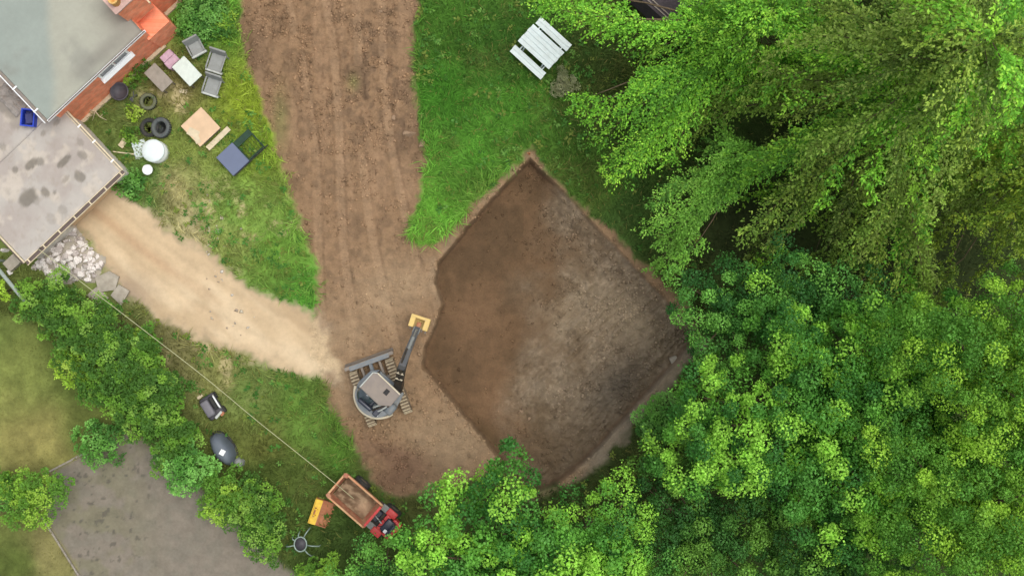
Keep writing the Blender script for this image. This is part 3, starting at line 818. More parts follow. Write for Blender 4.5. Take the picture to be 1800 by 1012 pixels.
# --- garage with a flat felt roof
GZ = 1.75
go, ga = frame((45, 460), (216, 298), GZ)
gar = empty('garage', (go.x, go.y, 0), ga, 'flat roofed garage with grey-beige stained roof and white front wall by the rubble heap', 'garage')
GW = 4.97
ginv = Matrix.Translation((go.x, go.y, 0)) @ Matrix.Rotation(ga, 4, 'Z'); ginv = ginv.inverted()
def gl(px, py, z=GZ): return ginv @ P(px, py, z)
def gcol(U, V):
    c = np.zeros(U.shape + (3,)) + lin(174, 168, 160)
    n = fbm(U, V, 0.6, 4, 201); n2 = fbm(U, V, 2.5, 4, 211)
    c = mixc(c, lin(164, 155, 147), sstep(0.45, 0.65, n))
    c = mixc(c, lin(190, 180, 166), 0.7 * sstep(0.5, 0.7, n2))
    for (x, y, a, b, w) in ((55, 288, 14, 8, .9), (70, 284, 8, 8, .7), (112, 284, 16, 7, .9), (145, 272, 8, 10, .6), (140, 310, 9, 12, .8), (50, 348, 20, 14, .85), (80, 338, 8, 10, .8), (26, 298, 6, 6, .7), (96, 338, 4, 4, .7),
                            (115, 315, 10, 4, .5), (110, 370, 8, 10, .35), (90, 385, 10, 12, .3), (10, 180, 20, 30, .6), (40, 160, 20, 14, .5), (30, 215, 16, 12, .4), (75, 235, 5, 5, .5), (100, 215, 8, 4, .5), (140, 250, 5, 8, .4), (5, 258, 6, 8, .5), (55, 345, 10, 20, .4)):
        q = gl(x, y); s = PPM * 1.055
        e = sp(U + 0.10 * (n2 - 0.5), V + 0.10 * (n - 0.5), q.x, q.y, a / s, b / s)
        e = sstep(0.25, 0.55, e * (0.55 + 0.9 * fbm(U, V, 5.0, 3, 221)))
        c = mixc(c, lin(118, 112, 102), w * e)
    lich = sstep(0.60, 0.75, fbm(U, V, 7.0, 3, 231))
    return mixc(c, lin(150, 140, 126), 0.3 * lich)
colour_sheet('roof', [(0, 0), (GW, 0), (GW, 3.35), (0, 3.35)], GZ, gcol, gar, 0.06, thick=0.14)
colour_sheet('roof', [(0, 3.352), (4.2, 3.352), (4.2, 9.0), (0, 9.0)], GZ, gcol, gar, 0.08, thick=0.14)
wt = 0.22
# front wall in pieces round the doorway, so that the opening is a real one
fw = empty('front_wall', (0, 0, 0)); fw.parent = gar
mb = MB(); mb.box((0.98, 0.12 + wt / 2, 0.79), (1.76, wt, 1.60)); mb.build('wall_panel', M['render'], fw)
mb = MB(); mb.box((4.60, 0.12 + wt / 2, 0.79), (0.54, wt, 1.60)); mb.build('wall_panel', M['render'], fw)
mb = MB(); mb.box((3.095, 0.12 + wt / 2, 1.50), (2.466, wt, 0.18)); mb.build('lintel', M['render'], fw)
mb = MB(); mb.box((3.095, 0.27, 0.68), (2.464, 0.06, 1.45))
for i in range(6): mb.box((1.98 + i * 0.445, 0.235, 0.68), (0.03, 0.012, 1.40))
mb.build('garage_door', M['tanwood'], gar)
mb = MB(); mb.box((GW - 0.10 - wt / 2, 1.85, 0.79), (wt, 2.99, 1.598)); mb.build('side_wall', M['render'], gar)
mb = MB(); mb.box((0.10 + wt / 2, 4.7, 0.79), (wt, 8.69, 1.598)); mb.build('side_wall', M['render'], gar)
# gutter of dark trough, pale lip and brackets along the front
mb = MB(); mb.box((GW / 2, -0.075, GZ - 0.035), (GW + 0.05, 0.12, 0.07)); mb.build('gutter', M['gutter'], gar)
mb = MB(); mb.box((GW / 2, -0.150, GZ - 0.015), (GW + 0.06, 0.025, 0.05)); mb.build('gutter_lip', M['cream'], gar)
mb = MB(); mb.box((GW / 2, 0.012, GZ + 0.012), (GW, 0.03, 0.03)); mb.build('roof_trim', M['cream'], gar)
for i in range(7):
    mb = MB(); mb.box((0.12 + i * 0.79, -0.07, GZ + 0.008), (0.05, 0.17, 0.04)); mb.build('gutter_bracket', M['cream'], gar)
mb = MB(); mb.box((GW + 0.045, 1.67, GZ + 0.006), (0.06, 3.36, 0.05)); mb.build('roof_trim', M['cream'], gar)
mb = MB(); mb.box((GW - 0.05, 1.67, GZ + 0.010), (0.03, 3.30, 0.03)); mb.build('roof_trim', M['cream'], gar)
for y in (0.5, 2.3, 1.5):
    mb = MB(); mb.box((GW + 0.0, y, GZ + 0.02), (0.16, 0.05, 0.035)); mb.build('trim_clip', M['upvc'], gar)
mb = MB(); mb.box((-0.045, 4.5, GZ + 0.006), (0.06, 9.0, 0.05)); mb.build('roof_trim', M['cream'], gar)
mb = MB(); mb.box((-0.10, 4.5, GZ - 0.03), (0.05, 9.0, 0.05)); mb.build('gutter', M['gutter'], gar)

# --- brick house with a low metal roof
HZ = 2.85
ho, ha = frame((84, 203), (238, 60), HZ)
hou = empty('brick_house', (ho.x, ho.y, 0), ha, 'red brick house with wide grey-green roof, white window and chimney', 'house')
hinv = (Matrix.Translation((ho.x, ho.y, 0)) @ Matrix.Rotation(ha, 4, 'Z')).inverted()
def hl(px, py, z=HZ): return hinv @ P(px, py, z)
def hcol(U, V):
    c = np.zeros(U.shape + (3,)) + lin(160, 160, 146)
    n = fbm(U, V, 0.35, 3, 301)
    q = U * math.cos(ha) - V * math.sin(ha)          # runs left to right in plan
    w = sstep(0.35, -0.15, q + 0.5 * (n - 0.5))
    c = mixc(c, lin(142, 150, 142), w)  # green-grey reflection on the left part, painted into the sheet colour
    c = mixc(c, lin(142, 136, 126), 0.8 * sstep(1.2, 3.0, q + 2 * (n - 0.5)))
    c = mixc(c, lin(128, 128, 120), 0.5 * sstep(0.55, 0.75, fbm(U, V, 0.9, 4, 311)))
    c = mixc(c, lin(120, 116, 108), 0.6 * sp(U, V, 3.0, 0.3, 1.2, 0.3))
    return c
HL1 = 4.62
slope = lambda U, V: 0.06 * V
colour_sheet('roof', [(-0.12, -0.1), (HL1, -0.1), (HL1, 8.0), (-0.12, 8.0)], HZ, hcol, hou, 0.1, zf=slope, thick=0.1)
colour_sheet('roof', [(HL1 + 0.003, 0.75), (10.5, 0.75), (10.5, 8.0), (HL1 + 0.003, 8.0)], HZ, hcol, hou, 0.1, zf=slope, thick=0.1)
mb = MB(); mb.box((2.36, 0.16, 1.35), (4.56, 0.24, 2.7)); w = mb.build('wall', M['brick'], hou)
mb = MB(); mb.box((0.20, 4.2, 1.35), (0.24, 7.6, 2.7)); mb.build('wall', M['brick'], hou)
mb = MB(); mb.box((4.52, 0.59, 1.35), (0.24, 0.61, 2.69)); mb.build('wall', M['brick'], hou)
mb = MB(); mb.box((7.6, 1.02, 1.35), (5.9, 0.24, 2.69)); mb.build('wall', M['brick'], hou)
mb = MB(); mb.box((2.3, -0.04, 0.06), (4.75, 0.16, 0.14), bev=0.02); mb.build('plinth', M['cream'], hou)
mb = MB(); mb.box((7.6, 0.82, 0.06), (5.6, 0.16, 0.14), bev=0.02); mb.build('plinth', M['cream'], hou)
# white gutter and fascia
mb = MB(); mb.box((HL1 / 2 - 0.02, -0.15, HZ - 0.03), (HL1 + 0.24, 0.08, 0.07)); mb.build('gutter', M['upvc'], hou)
mb = MB(); mb.box((HL1 / 2 - 0.02, -0.155, HZ + 0.008), (HL1 + 0.2, 0.05, 0.012)); mb.build('gutter_trough', M['gutter'], hou)
mb = MB(); mb.box((-0.18, 3.9, HZ + 0.21), (0.10, 8.1, 0.07), rx=math.atan(0.06)); mb.build('gutter', M['steel'], hou)
mb = MB(); mb.box((-0.262, 3.9, HZ + 0.23), (0.03, 8.1, 0.08), rx=math.atan(0.06)); mb.build('gutter_lip', M['upvc'], hou)
for y in (0.4, 1.5, 2.6):
    mb = MB(); mb.box((-0.18, y, HZ + 0.06 * y + 0.05), (0.2, 0.05, 0.04)); mb.build('gutter_bracket', M['upvc'], hou)
mb = MB(); mb.box((7.5, 0.69, HZ + 0.01), (5.6, 0.06, 0.06)); mb.build('gutter', M['upvc'], hou)
def window(x, y, z, wdt, hgt):
    f = empty('window', (x, y, z)); f.parent = hou
    mb = MB()
    mb.box((0, 0, hgt / 2), (wdt, 0.10, 0.09)); mb.box((0, 0, -hgt / 2), (wdt, 0.10, 0.09))
    for s in (-1, 1): mb.box((s * (wdt / 2 - 0.045), 0, 0), (0.09, 0.098, hgt - 0.09))
    mb.box((0, 0, 0), (0.06, 0.096, hgt - 0.09))
    mb.build('window_frame', M['upvc'], f)
    for s in (-1, 1):
        mb = MB(); mb.box((s * (wdt / 4 - 0.008), 0.01, 0), (wdt / 2 - 0.122, 0.03, hgt - 0.09)); mb.build('pane', M['glass'], f)
    mb = MB(); mb.box((0, -0.10, -hgt / 2 - 0.06), (wdt + 0.12, 0.22, 0.05)); mb.build('sill', M['upvc'], f)
window(2.95, 0.02, 2.15, 1.45, 0.55)
window(7.05, 0.88, 2.05, 1.1, 0.9)
# lean-to brick pier under the eave, then the chimney above the roof
mb = MB(); mb.box((5.0, 0.42, 0.80), (1.0, 0.90, 1.6)); mb.build('brick_pier', M['brick'], hou)
mb = MB(); mb.box((5.0, 0.42, 1.63), (1.06, 0.96, 0.05)); mb.build('pier_capping', M['brick'], hou)
ch = empty('chimney', (5.0, 0.98, 2.4)); ch.parent = hou
mb = MB(); mb.box((0, 0, 0.75), (1.0, 0.95, 1.9)); mb.build('chimney_stack', M['brick'], ch)
mb = MB(); mb.box((0, 0, 1.74), (1.10, 1.05, 0.09)); mb.build('chimney_capping', M['mortar'], ch)
for x, y in ((-0.24, -0.2), (0.24, -0.2), (0.0, 0.24)):
    mb = MB(); mb.lathe([(0.17, 0), (0.14, 0.3), (0.17, 0.34), (0.17, 0.4), (0.11, 0.4), (0.10, 0.1), (0.0, 0.1)], 14, (x, y, 1.78)); mb.build('chimney_pot', M['clay'], ch, True)
mb = MB(); mb.box((-0.54, -0.53, 0.30), (0.10, 0.10, 0.10)); mb.build('flashing', M['upvc'], ch)
mb = MB(); mb.box((0.54, -0.30, 0.50), (0.06, 0.5, 0.12)); mb.build('flashing', M['cream'], ch)

# ------------------------------------------------------------------ items on and round the buildings
# blue crate on the garage roof
q = P(55, 209, GZ + 0.0)
t = empty('plastic_crate', (q.x, q.y, GZ + 0.002), math.radians(-5), 'blue open plastic crate on the garage roof beside the house gutter', 'crate')
mb = MB()
for (x, y, dx, dy) in ((0, 0.29, 0.46, 0.03), (0, -0.29, 0.46, 0.03), (0.215, 0, 0.03, 0.55), (-0.215, 0, 0.03, 0.55)): mb.box((x, y, 0.16), (dx, dy, 0.32))
mb.build('side_walls', M['blue'], t)
mb = MB(); mb.box((0, 0, 0.02), (0.40, 0.55, 0.03)); mb.build('bottom', M['bluein'], t)
mb = MB()
for (x, y, dx, dy) in ((0, 0.305, 0.52, 0.05), (0, -0.305, 0.52, 0.05), (0.235, 0, 0.05, 0.55), (-0.235, 0, 0.05, 0.55)): mb.box((x, y, 0.335), (dx, dy, 0.025))
mb.build('rim', M['blue'], t)
mb = MB(); mb.box((0.02, -0.02, 0.16), (0.3, 0.4, 0.2), rz=0.2, bev=0.03); mb.build('contents', M['bluein'], t)

# crumpled grey tarpaulin on the roof
def lumpy_sheet(name, px, py, z, sx, sy, rz, amp, mat, label, cat, seed, res=26):
    q = P(px, py, z)
    u = np.linspace(-1, 1, res); U, V = np.meshgrid(u, u)
    k = 1 + 0.25 * (fbm(U * 2 + seed, V * 2, 1.0, 3, seed) - 0.5)
    zz = amp * np.abs(fbm(U * 1.8 + seed, V * 1.8, 1.6, 3, seed + 3) - 0.5) * 2 + 0.01
    rr = np.maximum(np.abs(U), np.abs(V))
    zz = zz * sstep(1.02, 0.7, rr) + 0.012
    Vt = np.stack([U * sx / 2 * k, V * sy / 2 * k, zz], -1).reshape(-1, 3)
    ix = np.arange(res * res).reshape(res, res)
    F = np.stack([ix[:-1, :-1], ix[:-1, 1:], ix[1:, 1:], ix[1:, :-1]], -1).reshape(-1, 4)
    o = np_mesh(name, Vt, F, None, mat, smooth=True)
    o.location = (q.x, q.y, z); o.rotation_euler = (0, 0, rz)
    sd = o.modifiers.new('thickness', 'SOLIDIFY'); sd.thickness = 0.008; sd.offset = 0
    return tag(o, label, cat)
M['tarp'] = material('grey_tarpaulin', L4(150, 143, 136), 0.8, vary=0.15, dirt=L4(110, 104, 96), dirt_amt=0.6)
lumpy_sheet('tarpaulin', 22, 172, GZ + 0.004, 1.2, 0.8, -0.8, 0.22, M['tarp'], 'crumpled grey tarpaulin on the garage roof against the house', 'tarpaulin', 5)

# garden chairs: grey moulded, each with arms
def chair(px, py, rz, label, w=0.62, dp=0.72):
    g = G(px, py)
    g = P(px, py, g.z + 0.4); z = gz(g.x, g.y)
    t = empty('garden_chair', (g.x, g.y, z), rz, label, 'chair', 'grey garden chairs by the house')
    mb = MB(); mb.box((0, 0.03, 0.38), (w - 0.13, dp - 0.08, 0.10), bev=0.03, seg=2); mb.build('seat', M['greyplastic'], t)
    mb = MB(); mb.box((0, -dp / 2 + 0.05, 0.36), (w + 0.02, 0.09, 0.12), bev=0.02); mb.build('seat_front', M['greylip'], t)
    mb = MB(); mb.box((0, dp / 2 + 0.02, 0.58), (w, 0.08, 0.46), rx=-0.25, bev=0.03, seg=2); mb.build('backrest', M['greyplastic'], t)
    for s in (-1, 1):
        mb = MB(); mb.box((s * (w / 2 - 0.03), 0.03, 0.52), (0.06, dp - 0.16, 0.035), bev=0.012); mb.build('armrest', M['greyplastic'], t)
        for y in (-dp / 2 + 0.10, dp / 2 - 0.04):
            mb = MB(); mb.box((s * (w / 2 - 0.035), y, 0.25), (0.05, 0.05, 0.5)); mb.build('leg', M['greyplastic'], t)
    return t
chair(345, 86, math.radians(28), 'grey garden chair nearest the green nettles, turned to the right', 0.62, 0.58)
chair(380, 111, math.radians(-18), 'grey garden chair nearest the brown track, upper of the touching pair', 0.66, 0.78)
chair(373, 153, math.radians(-18), 'grey garden chair nearest the plywood crate, lower of the touching pair', 0.66, 0.72)

def table(name, label, px, py, rz, sx, sy, h, mat, legmat, cat='table'):
    g = P(px, py, h); z = gz(g.x, g.y)
    t = empty(name, (g.x, g.y, z), rz, label, cat)
    mb = MB(); mb.box((0, 0, h - 0.03), (sx, sy, 0.05), bev=0.012); mb.build('table_top', mat, t)
    mb = MB(); mb.box((0, 0, h - 0.10), (sx - 0.12, sy - 0.12, 0.08)); mb.build('apron', legmat, t)
    for a in (-1, 1):
        for b in (-1, 1):
            mb = MB(); mb.box((a * (sx / 2 - 0.06), b * (sy / 2 - 0.06), (h - 0.05) / 2), (0.05, 0.05, h - 0.05)); mb.build('leg', legmat, t)
    return t
table('garden_table', 'taupe rectangular garden table beside the brick wall', 278, 136, math.radians(-46), 1.02, 0.58, 0.62, M['taupe'], M['steel'])
table('garden_table', 'pale white-green long garden table between the chairs', 328, 125, math.radians(-47), 1.02, 0.64, 0.70, M['mint'], M['steel'])
g = P(298, 104, 0.5)
t = empty('storage_box', (g.x, g.y, gz(g.x, g.y)), math.radians(-47), 'faded pink box at the house end of the white table', 'box')
mb = MB(); mb.box((0, 0, 0.24), (0.62, 0.52, 0.48), bev=0.03); mb.build('box_body', M['pink'], t)
mb = MB(); mb.box((0.13, 0, 0.50), (0.30, 0.56, 0.05), bev=0.015); mb.build('lid', M['pink'], t)
mb = MB(); mb.box((-0.17, 0, 0.50), (0.27, 0.50, 0.05), bev=0.015); mb.build('lid', M['pink'], t)
g = G(323, 161)
t = tag(MB().box((0, 0, 0.05), (0.30, 0.16, 0.06), rz=-0.2, rx=0.1, bev=0.015).build('stone_slab', M['cream']), 'small pale slab on bare ground beside the white table end', 'slab'); t.location = g

# pots, tyres, drums
def revolve(name, px, py, prof, mat, label, cat, tilt=(0, 0), n=28, dz=0.0, z=None, group=None):
    g = P(px, py, prof[-1][1] * 0.5); zz = gz(g.x, g.y) if z is None else z
    mb = MB(); mb.lathe(prof, n); o = mb.build(name, mat, None, True)
    o.location = (g.x, g.y, zz + dz); o.rotation_euler = (tilt[0], tilt[1], 0)
    return tag(o, label, cat, group)
def tyre_prof(R, r, w):
    pr = []
    for k in range(13):
        a = -math.pi * 0.5 + 2 * math.pi * k / 12
        pr.append(((R + r) / 2 + (R - r) / 2 * math.copysign(abs(math.cos(a)) ** 0.6, math.cos(a)), w / 2 + w / 2 * math.copysign(abs(math.sin(a)) ** 0.7, math.sin(a))))
    return pr
def tyre(px, py, R, w, mat, label, z=None, dz=0.0, tilt=(0, 0)):
    g = P(px, py, dz + w); zz = gz(g.x, g.y) if z is None else z
    t = empty('tyre', (g.x, g.y, zz + dz), 0, label, 'tyre', 'old tyres in the yard')
    t.rotation_euler = (tilt[0], tilt[1], 0)
    mb = MB(); mb.lathe(tyre_prof(R, R * 0.58, w), 36); mb.build('carcass', mat, t, True)
    for k in range(26):
        a = 2 * math.pi * k / 26
        mb = MB(); mb.box((R * math.cos(a), R * math.sin(a), w / 2), (0.02, 0.045, w * 0.7), rz=a); mb.build('tread_block', M['rubber_dark'], t)
    return t
M['rubber_olive'] = material('mossy_rubber', L4(98, 102, 82), 0.9, vary=0.2, dirt=L4(120, 124, 96), dirt_amt=0.5, bump=0.4)
tyre(259, 178, 0.33, 0.20, M['rubber_olive'], 'olive-grey tyre lying alone near the brick wall')
tyre(262, 224, 0.37, 0.22, M['rubber_dark'], 'dark tyre lying flat under the grey tyre')
tyre(283, 224, 0.40, 0.23, M['rubber'], 'grey tyre lying on top of another beside the white drum', dz=0.16, tilt=(0.0, -0.22))
revolve('planter', 214, 163, [(0.22, 0), (0.34, 0.4), (0.36, 0.42), (0.36, 0.46), (0.31, 0.46), (0.30, 0.36), (0.0, 0.34)], M['charcoal'], 'charcoal round planter at the foot of the brick wall', 'planter')
g = P(269, 265, 0.75)
t = empty('drum', (g.x, g.y, gz(g.x, g.y)), 0, 'large white plastic drum with domed lid beside the tyres', 'drum')
mb = MB(); mb.lathe([(0.40, 0), (0.43, 0.05), (0.43, 0.3), (0.44, 0.33), (0.43, 0.36), (0.43, 0.66), (0.40, 0.70)], 32); mb.build('drum_body', M['upvc'], t, True)
mb = MB(); mb.lathe([(0.44, 0.70), (0.44, 0.75), (0.40, 0.78), (0.2, 0.80), (0.0, 0.81)], 32); mb.build('lid', M['white'], t, True)
revolve('tub', 261, 299, [(0.16, 0), (0.19, 0.24), (0.205, 0.25), (0.205, 0.28), (0.17, 0.295), (0.0, 0.30)], M['upvc'], 'small white lidded tub in the grass below the drum', 'tub')
lumpy_sheet('plastic_bag', 246, 262, gz(P(246, 262).x, P(246, 262).y) + 0.05, 0.55, 0.7, 0.3, 0.35, M['white'], 'crumpled white plastic bag against the left side of the drum', 'bag', 12, 22)

# plywood crate and the plank beside it
g = P(352, 223, 0.45)
t = empty('plywood_crate', (g.x, g.y, gz(g.x, g.y)), math.radians(43), 'square tan plywood crate in the grass with pale sheet on top', 'crate')
mb = MB(); mb.box((0, 0, 0.20), (0.98, 1.0, 0.40)); mb.build('crate_body', M['taupe'], t)
mb = MB(); mb.box((0, 0, 0.425), (1.08, 1.10, 0.035), bev=0.008); mb.build('lid', M['tanwood'], t)
mb = MB(); mb.box((-0.36, 0.02, 0.456), (0.30, 0.44, 0.02), rz=0.35, rx=0.05); mb.box((-0.42, -0.28, 0.455), (0.2, 0.3, 0.016), rz=-0.4); mb.build('pale_sheet', M['cream'], t)
for s in (-1, 1):
    mb = MB(); mb.box((s * 0.44, 0, 0.02), (0.09, 1.04, 0.04)); mb.build('runner', M['taupe'], t)
g = P(383, 243, 0.25)
t = tag(MB().box((0, 0, 0.20), (1.16, 0.21, 0.05), bev=0.008).box((-0.4, 0, 0.09), (0.08, 0.18, 0.17)).box((0.4, 0, 0.09), (0.08, 0.18, 0.17)).build('plank', M['cream']), 'pale plank raised along the lower right side of the plywood crate', 'plank')
t.location = (g.x, g.y, gz(g.x, g.y)); t.rotation_euler = (0, 0, math.radians(44))

# cold frame: one half under a blue-grey lid, one half open with mesh
g = P(423, 267, 0.3)
t = empty('cold_frame', (g.x, g.y, gz(g.x, g.y)), math.radians(43), 'low dark garden frame half covered by a blue-grey lid', 'frame')
mb = MB()
mb.box((0, 0.44, 0.14), (1.62, 0.05, 0.28)); mb.box((0, -0.44, 0.14), (1.62, 0.05, 0.28)); mb.box((-0.79, 0, 0.14), (0.05, 0.83, 0.28)); mb.box((0.79, 0, 0.14), (0.05, 0.83, 0.28)); mb.box((0.02, 0, 0.14), (0.04, 0.83, 0.27))
mb.build('frame_sides', M['darkgreen'], t)
mb = MB(); mb.box((-0.42, 0, 0.31), (0.86, 0.98, 0.05), bev=0.015); mb.build('lid', M['bluegrey'], t)
mb = MB(); mb.box((0.42, 0.31, 0.29), (0.76, 0.22, 0.03)); mb.build('mesh_panel', M['darkgreen'], t)
mb = MB(); mb.tube([(-0.82, -0.52, 0.30), (0.95, -0.52, 0.30)], 0.022, 6); mb.build('rail', M['dark'], t)
for i in range(6):
    mb = MB(); mb.tube([(0.08 + i * 0.14, -0.42, 0.29), (0.08 + i * 0.14, 0.2, 0.29)], 0.006, 4); mb.build('mesh_wire', M['darkgreen'], t)

# ------------------------------------------------------------------ rubble, slabs, pole, cable
def rock_mesh(seed, name='stone', flat=0.7):
    r = np.random.default_rng(seed)
    bm = bmesh.new()
    for v in unit(r.standard_normal((13, 3))) * r.uniform(0.8, 1.1, (13, 1)) * np.array([1, r.uniform(0.6, 1), flat]): bm.verts.new(tuple(v))
    bmesh.ops.convex_hull(bm, input=bm.verts)
    bmesh.ops.delete(bm, geom=[v for v in bm.verts if not v.link_faces], context='VERTS')
    me = bpy.data.meshes.new(name); bm.to_mesh(me); bm.free(); return me
ROCKS = [rock_mesh(i + 40) for i in range(8)]
for i, m_ in enumerate(ROCKS): m_.materials.append(M['rubblepink'] if i % 3 == 2 else M['rubble'])
g = G(125, 452)
heap = empty('rubble_heap', (g.x, g.y, g.z), 0, 'heap of pale broken rubble below the garage wall', 'rubble')
r = np.random.default_rng(91)
HP = [(84, 428), (126, 398), (150, 430), (180, 460), (166, 488), (128, 490), (98, 496), (72, 474), (66, 448)]
def in_poly(p, poly):
    q = sdist(poly, np.array([p[0]]), np.array([p[1]])); return q[0]
n = 0
hull_c = P(130, 452)
while n < 230:
    px, py = r.uniform(60, 190), r.uniform(395, 500)
    p = P(px, py); e = in_poly(p, HP)
    if e < -0.10 * r.random(): continue
    s = r.uniform(0.05, 0.20)
    o = bpy.data.objects.new('stone', ROCKS[n % 8]); COL.objects.link(o); o.parent = heap
    o.location = (p.x - g.x, p.y - g.y, max(0, e) * 0.55 + s * r.uniform(0.1, 0.7) + 0.02); o.scale = (s, s, s)
    o.rotation_euler = tuple(r.uniform(-0.6, 0.6, 2)) + (r.uniform(0, 6.3),)
    n += 1
# grit under the stones
U, V = np.meshgrid(np.linspace(-1.7, 1.7, 60), np.linspace(-1.4, 1.4, 50))
dd = sdist(HP, U + g.x, V + g.y) + 0.2 * (fbm(U, V, 3, 3, 17) - 0.5)
zz = np.clip(dd + 0.12, -0.1, 2) * 0.42 + 0.05 * (fbm(U, V, 6, 3, 19) - 0.5)
ix = np.arange(U.size).reshape(U.shape)
F = np.stack([ix[:-1, :-1], ix[:-1, 1:], ix[1:, 1:], ix[1:, :-1]], -1).reshape(-1, 4)
o = np_mesh('grit', np.stack([U, V, zz], -1).reshape(-1, 3), F[(dd.ravel()[F] > -0.16).all(1)], None, M['concrete'], heap, True)
tag(o, kind='stuff')

def slab(name, px, py, poly, h, mat, label, cat, rz=0, dz=0.0, tilt=0.0, group=None):
    g = G(px, py)
    o = MB().prism(poly, -0.05, h, bev=0.012).build(name, mat)
    o.location = (g.x, g.y, g.z + dz); o.rotation_euler = (tilt, 0, rz)
    return tag(o, label, cat, group)
GS_ = 'broken concrete slabs by the sandy drive'
slab('concrete_slab', 190, 497, [(-0.45, -0.25), (0.2, -0.35), (0.5, 0.1), (0.2, 0.42), (-0.4, 0.35)], 0.05, M['concrete'], 'broken concrete slab touching the lower edge of the rubble heap', 'slab', 0.3, 0.02, 0.02, GS_)
slab('concrete_slab', 212, 518, [(-0.3, -0.3), (0.35, -0.2), (0.28, 0.3), (-0.25, 0.28)], 0.06, M['concrete'], 'small square broken slab between the rubble and the weedy soil patch', 'slab', 0.9, 0.02, -0.03, GS_)
slab('concrete_slab', 172, 520, [(-0.4, -0.2), (0.3, -0.3), (0.42, 0.15), (-0.2, 0.3)], 0.05, M['concrete'], 'pinkish broken slab at the top edge of the hedge under the cable', 'slab', -0.5, 0.01, 0.03, GS_)
slab('concrete_block', 26, 462, [(-0.28, -0.22), (0.28, -0.22), (0.28, 0.22), (-0.28, 0.22)], 0.30, M['concrete'], 'grey concrete block at the outer corner of the garage', 'block', 0.75)
for i, (px, py, s, lb) in enumerate(((10, 440, 0.2, 'upper pale stone at the left edge by the garage corner'), (20, 476, 0.22, 'round pale stone just below the concrete block'), (62, 470, 0.17, 'cream stone between garage corner and hedge'), (82, 478, 0.16, 'cream stone at the left foot of the rubble heap'))):
    g = G(px, py)
    o = bpy.data.objects.new('boulder', ROCKS[i]); COL.objects.link(o); o.location = (g.x, g.y, g.z + s * 0.3); o.scale = (s, s, s); o.rotation_euler = (0, 0, i * 1.3)
    tag(o, lb, 'stone', 'loose stones by the garage')
a = P(-22, 450, 1.2); b = P(50, 537, 1.2)
mb = MB(); mb.tube([a, a.lerp(b, 0.5), b], 0.075, 10)
t = empty('pole', (0, 0, 0), 0, 'grey weathered pole slanting past the garage corner into the hedge', 'pole')
mb.build('shaft', M['pipe'], t)
for q in (a.lerp(b, 0.08), a.lerp(b, 0.93)):
    mb = MB(); mb.tube([(q.x, q.y, gz(q.x, q.y) - 0.2), (q.x, q.y, 1.16)], 0.05, 8); mb.build('support_post', M['pipe'], t)

# cable from the garage corner over the hedge to the dumper
way = [(68, 438, 2.10), (138, 492, 2.15), (249, 577, 2.20), (360, 663, 2.05), (448, 736, 1.85), (503, 780, 1.65), (588, 848, 1.31), (622, 876, 0.92)]
wp = [P(*q) for q in way]; a = wp[0]
pts = []
for i in range(len(wp) - 1):
    p0, p1, p2, p3 = wp[max(i - 1, 0)], wp[i], wp[i + 1], wp[min(i + 2, len(wp) - 1)]
    for j in range(6):
        t_ = j / 6
        pts.append(0.5 * ((2 * p1) + (p2 - p0) * t_ + (2 * p0 - 5 * p1 + 4 * p2 - p3) * t_ ** 2 + (3 * p1 - p0 - 3 * p2 + p3) * t_ ** 3))
pts.append(wp[-1])
q_ = ginv @ a; mb = MB(); mb.tube([(q_.x, max(q_.y, 0.03), GZ - 0.05), (q_.x, max(q_.y, 0.03), 1.7), (q_.x, q_.y, 2.12)], 0.025, 6); mb.build('cable_bracket', M['steel'], gar)
o = MB().tube(pts, 0.012, 6).build('cable', M['cable']); tag(o, 'thin pale cable running from the garage corner to the orange dumper', 'cable')

# ------------------------------------------------------------------ picnic table
g = P(951, 84, 0.6); z = gz(g.x, g.y)
t = empty('picnic_table', (g.x, g.y, z), math.radians(-42.5), 'white wooden picnic table with attached benches on the long grass', 'picnic table')
for y, zt, n_, wd in ((0, 0.74, 5, 0.172), (0.735, 0.46, 2, 0.165), (-0.735, 0.46, 2, 0.165)):
    for i in range(n_):
        yy = y + (i - (n_ - 1) / 2) * (wd + 0.006)
        mb = MB(); mb.box((random.uniform(-0.015, 0.015), yy, zt), (1.62, wd, 0.04), bev=0.006); mb.build('tabletop_plank' if n_ == 5 else 'bench_plank', M['white'], t)
for s in (-0.58, 0.58):
    mb = MB(); mb.box((s, 0, 0.415), (0.045, 1.62, 0.09)); mb.build('bench_bearer', M['white'], t)
    mb = MB(); mb.box((s + 0.05, 0, 0.69), (0.045, 0.76, 0.07)); mb.build('top_bearer', M['white'], t)
    for q in (-1, 1):
        mb = MB(); mb.box((s + 0.10 * (1 if s < 0 else -1), q * 0.46, 0.35), (0.045, 0.09, 0.82), rx=q * 0.5); mb.build('leg', M['white'], t)

# dull bush by the table
rosette_tree('bush', 'dull grey-green bush in the shade next to the picnic table', 'bush', None, 994, 148, 17, 0.6, 'drab', 0.15, 0.06, 110, 0.7, 71, 1.6, stem=0.02, limbs=5, skirt=0.3, loose=0.2, lobk=1.6)

# dark shed under the trees at the top edge
g = P(1168, -8, 2.2)
t = empty('shed', (g.x, g.y, 0), math.radians(-42), 'dark shed roof with pale battens under the trees at the top edge', 'shed')
mb = MB(); mb.box((0, 0.25, 1.0), (2.4, 1.6, 2.0)); mb.build('wall', M['shedroof'], t)
mb = MB(); mb.box((0, 0.25, 2.1), (2.6, 1.8, 0.06), rx=0.08); mb.build('roof', M['shedroof'], t)
for y in (-0.52, -0.40):
    mb = MB(); mb.box((0.1, y, 2.09), (2.3, 0.04, 0.05), rx=0.08); mb.build('batten', M['steel'], t)

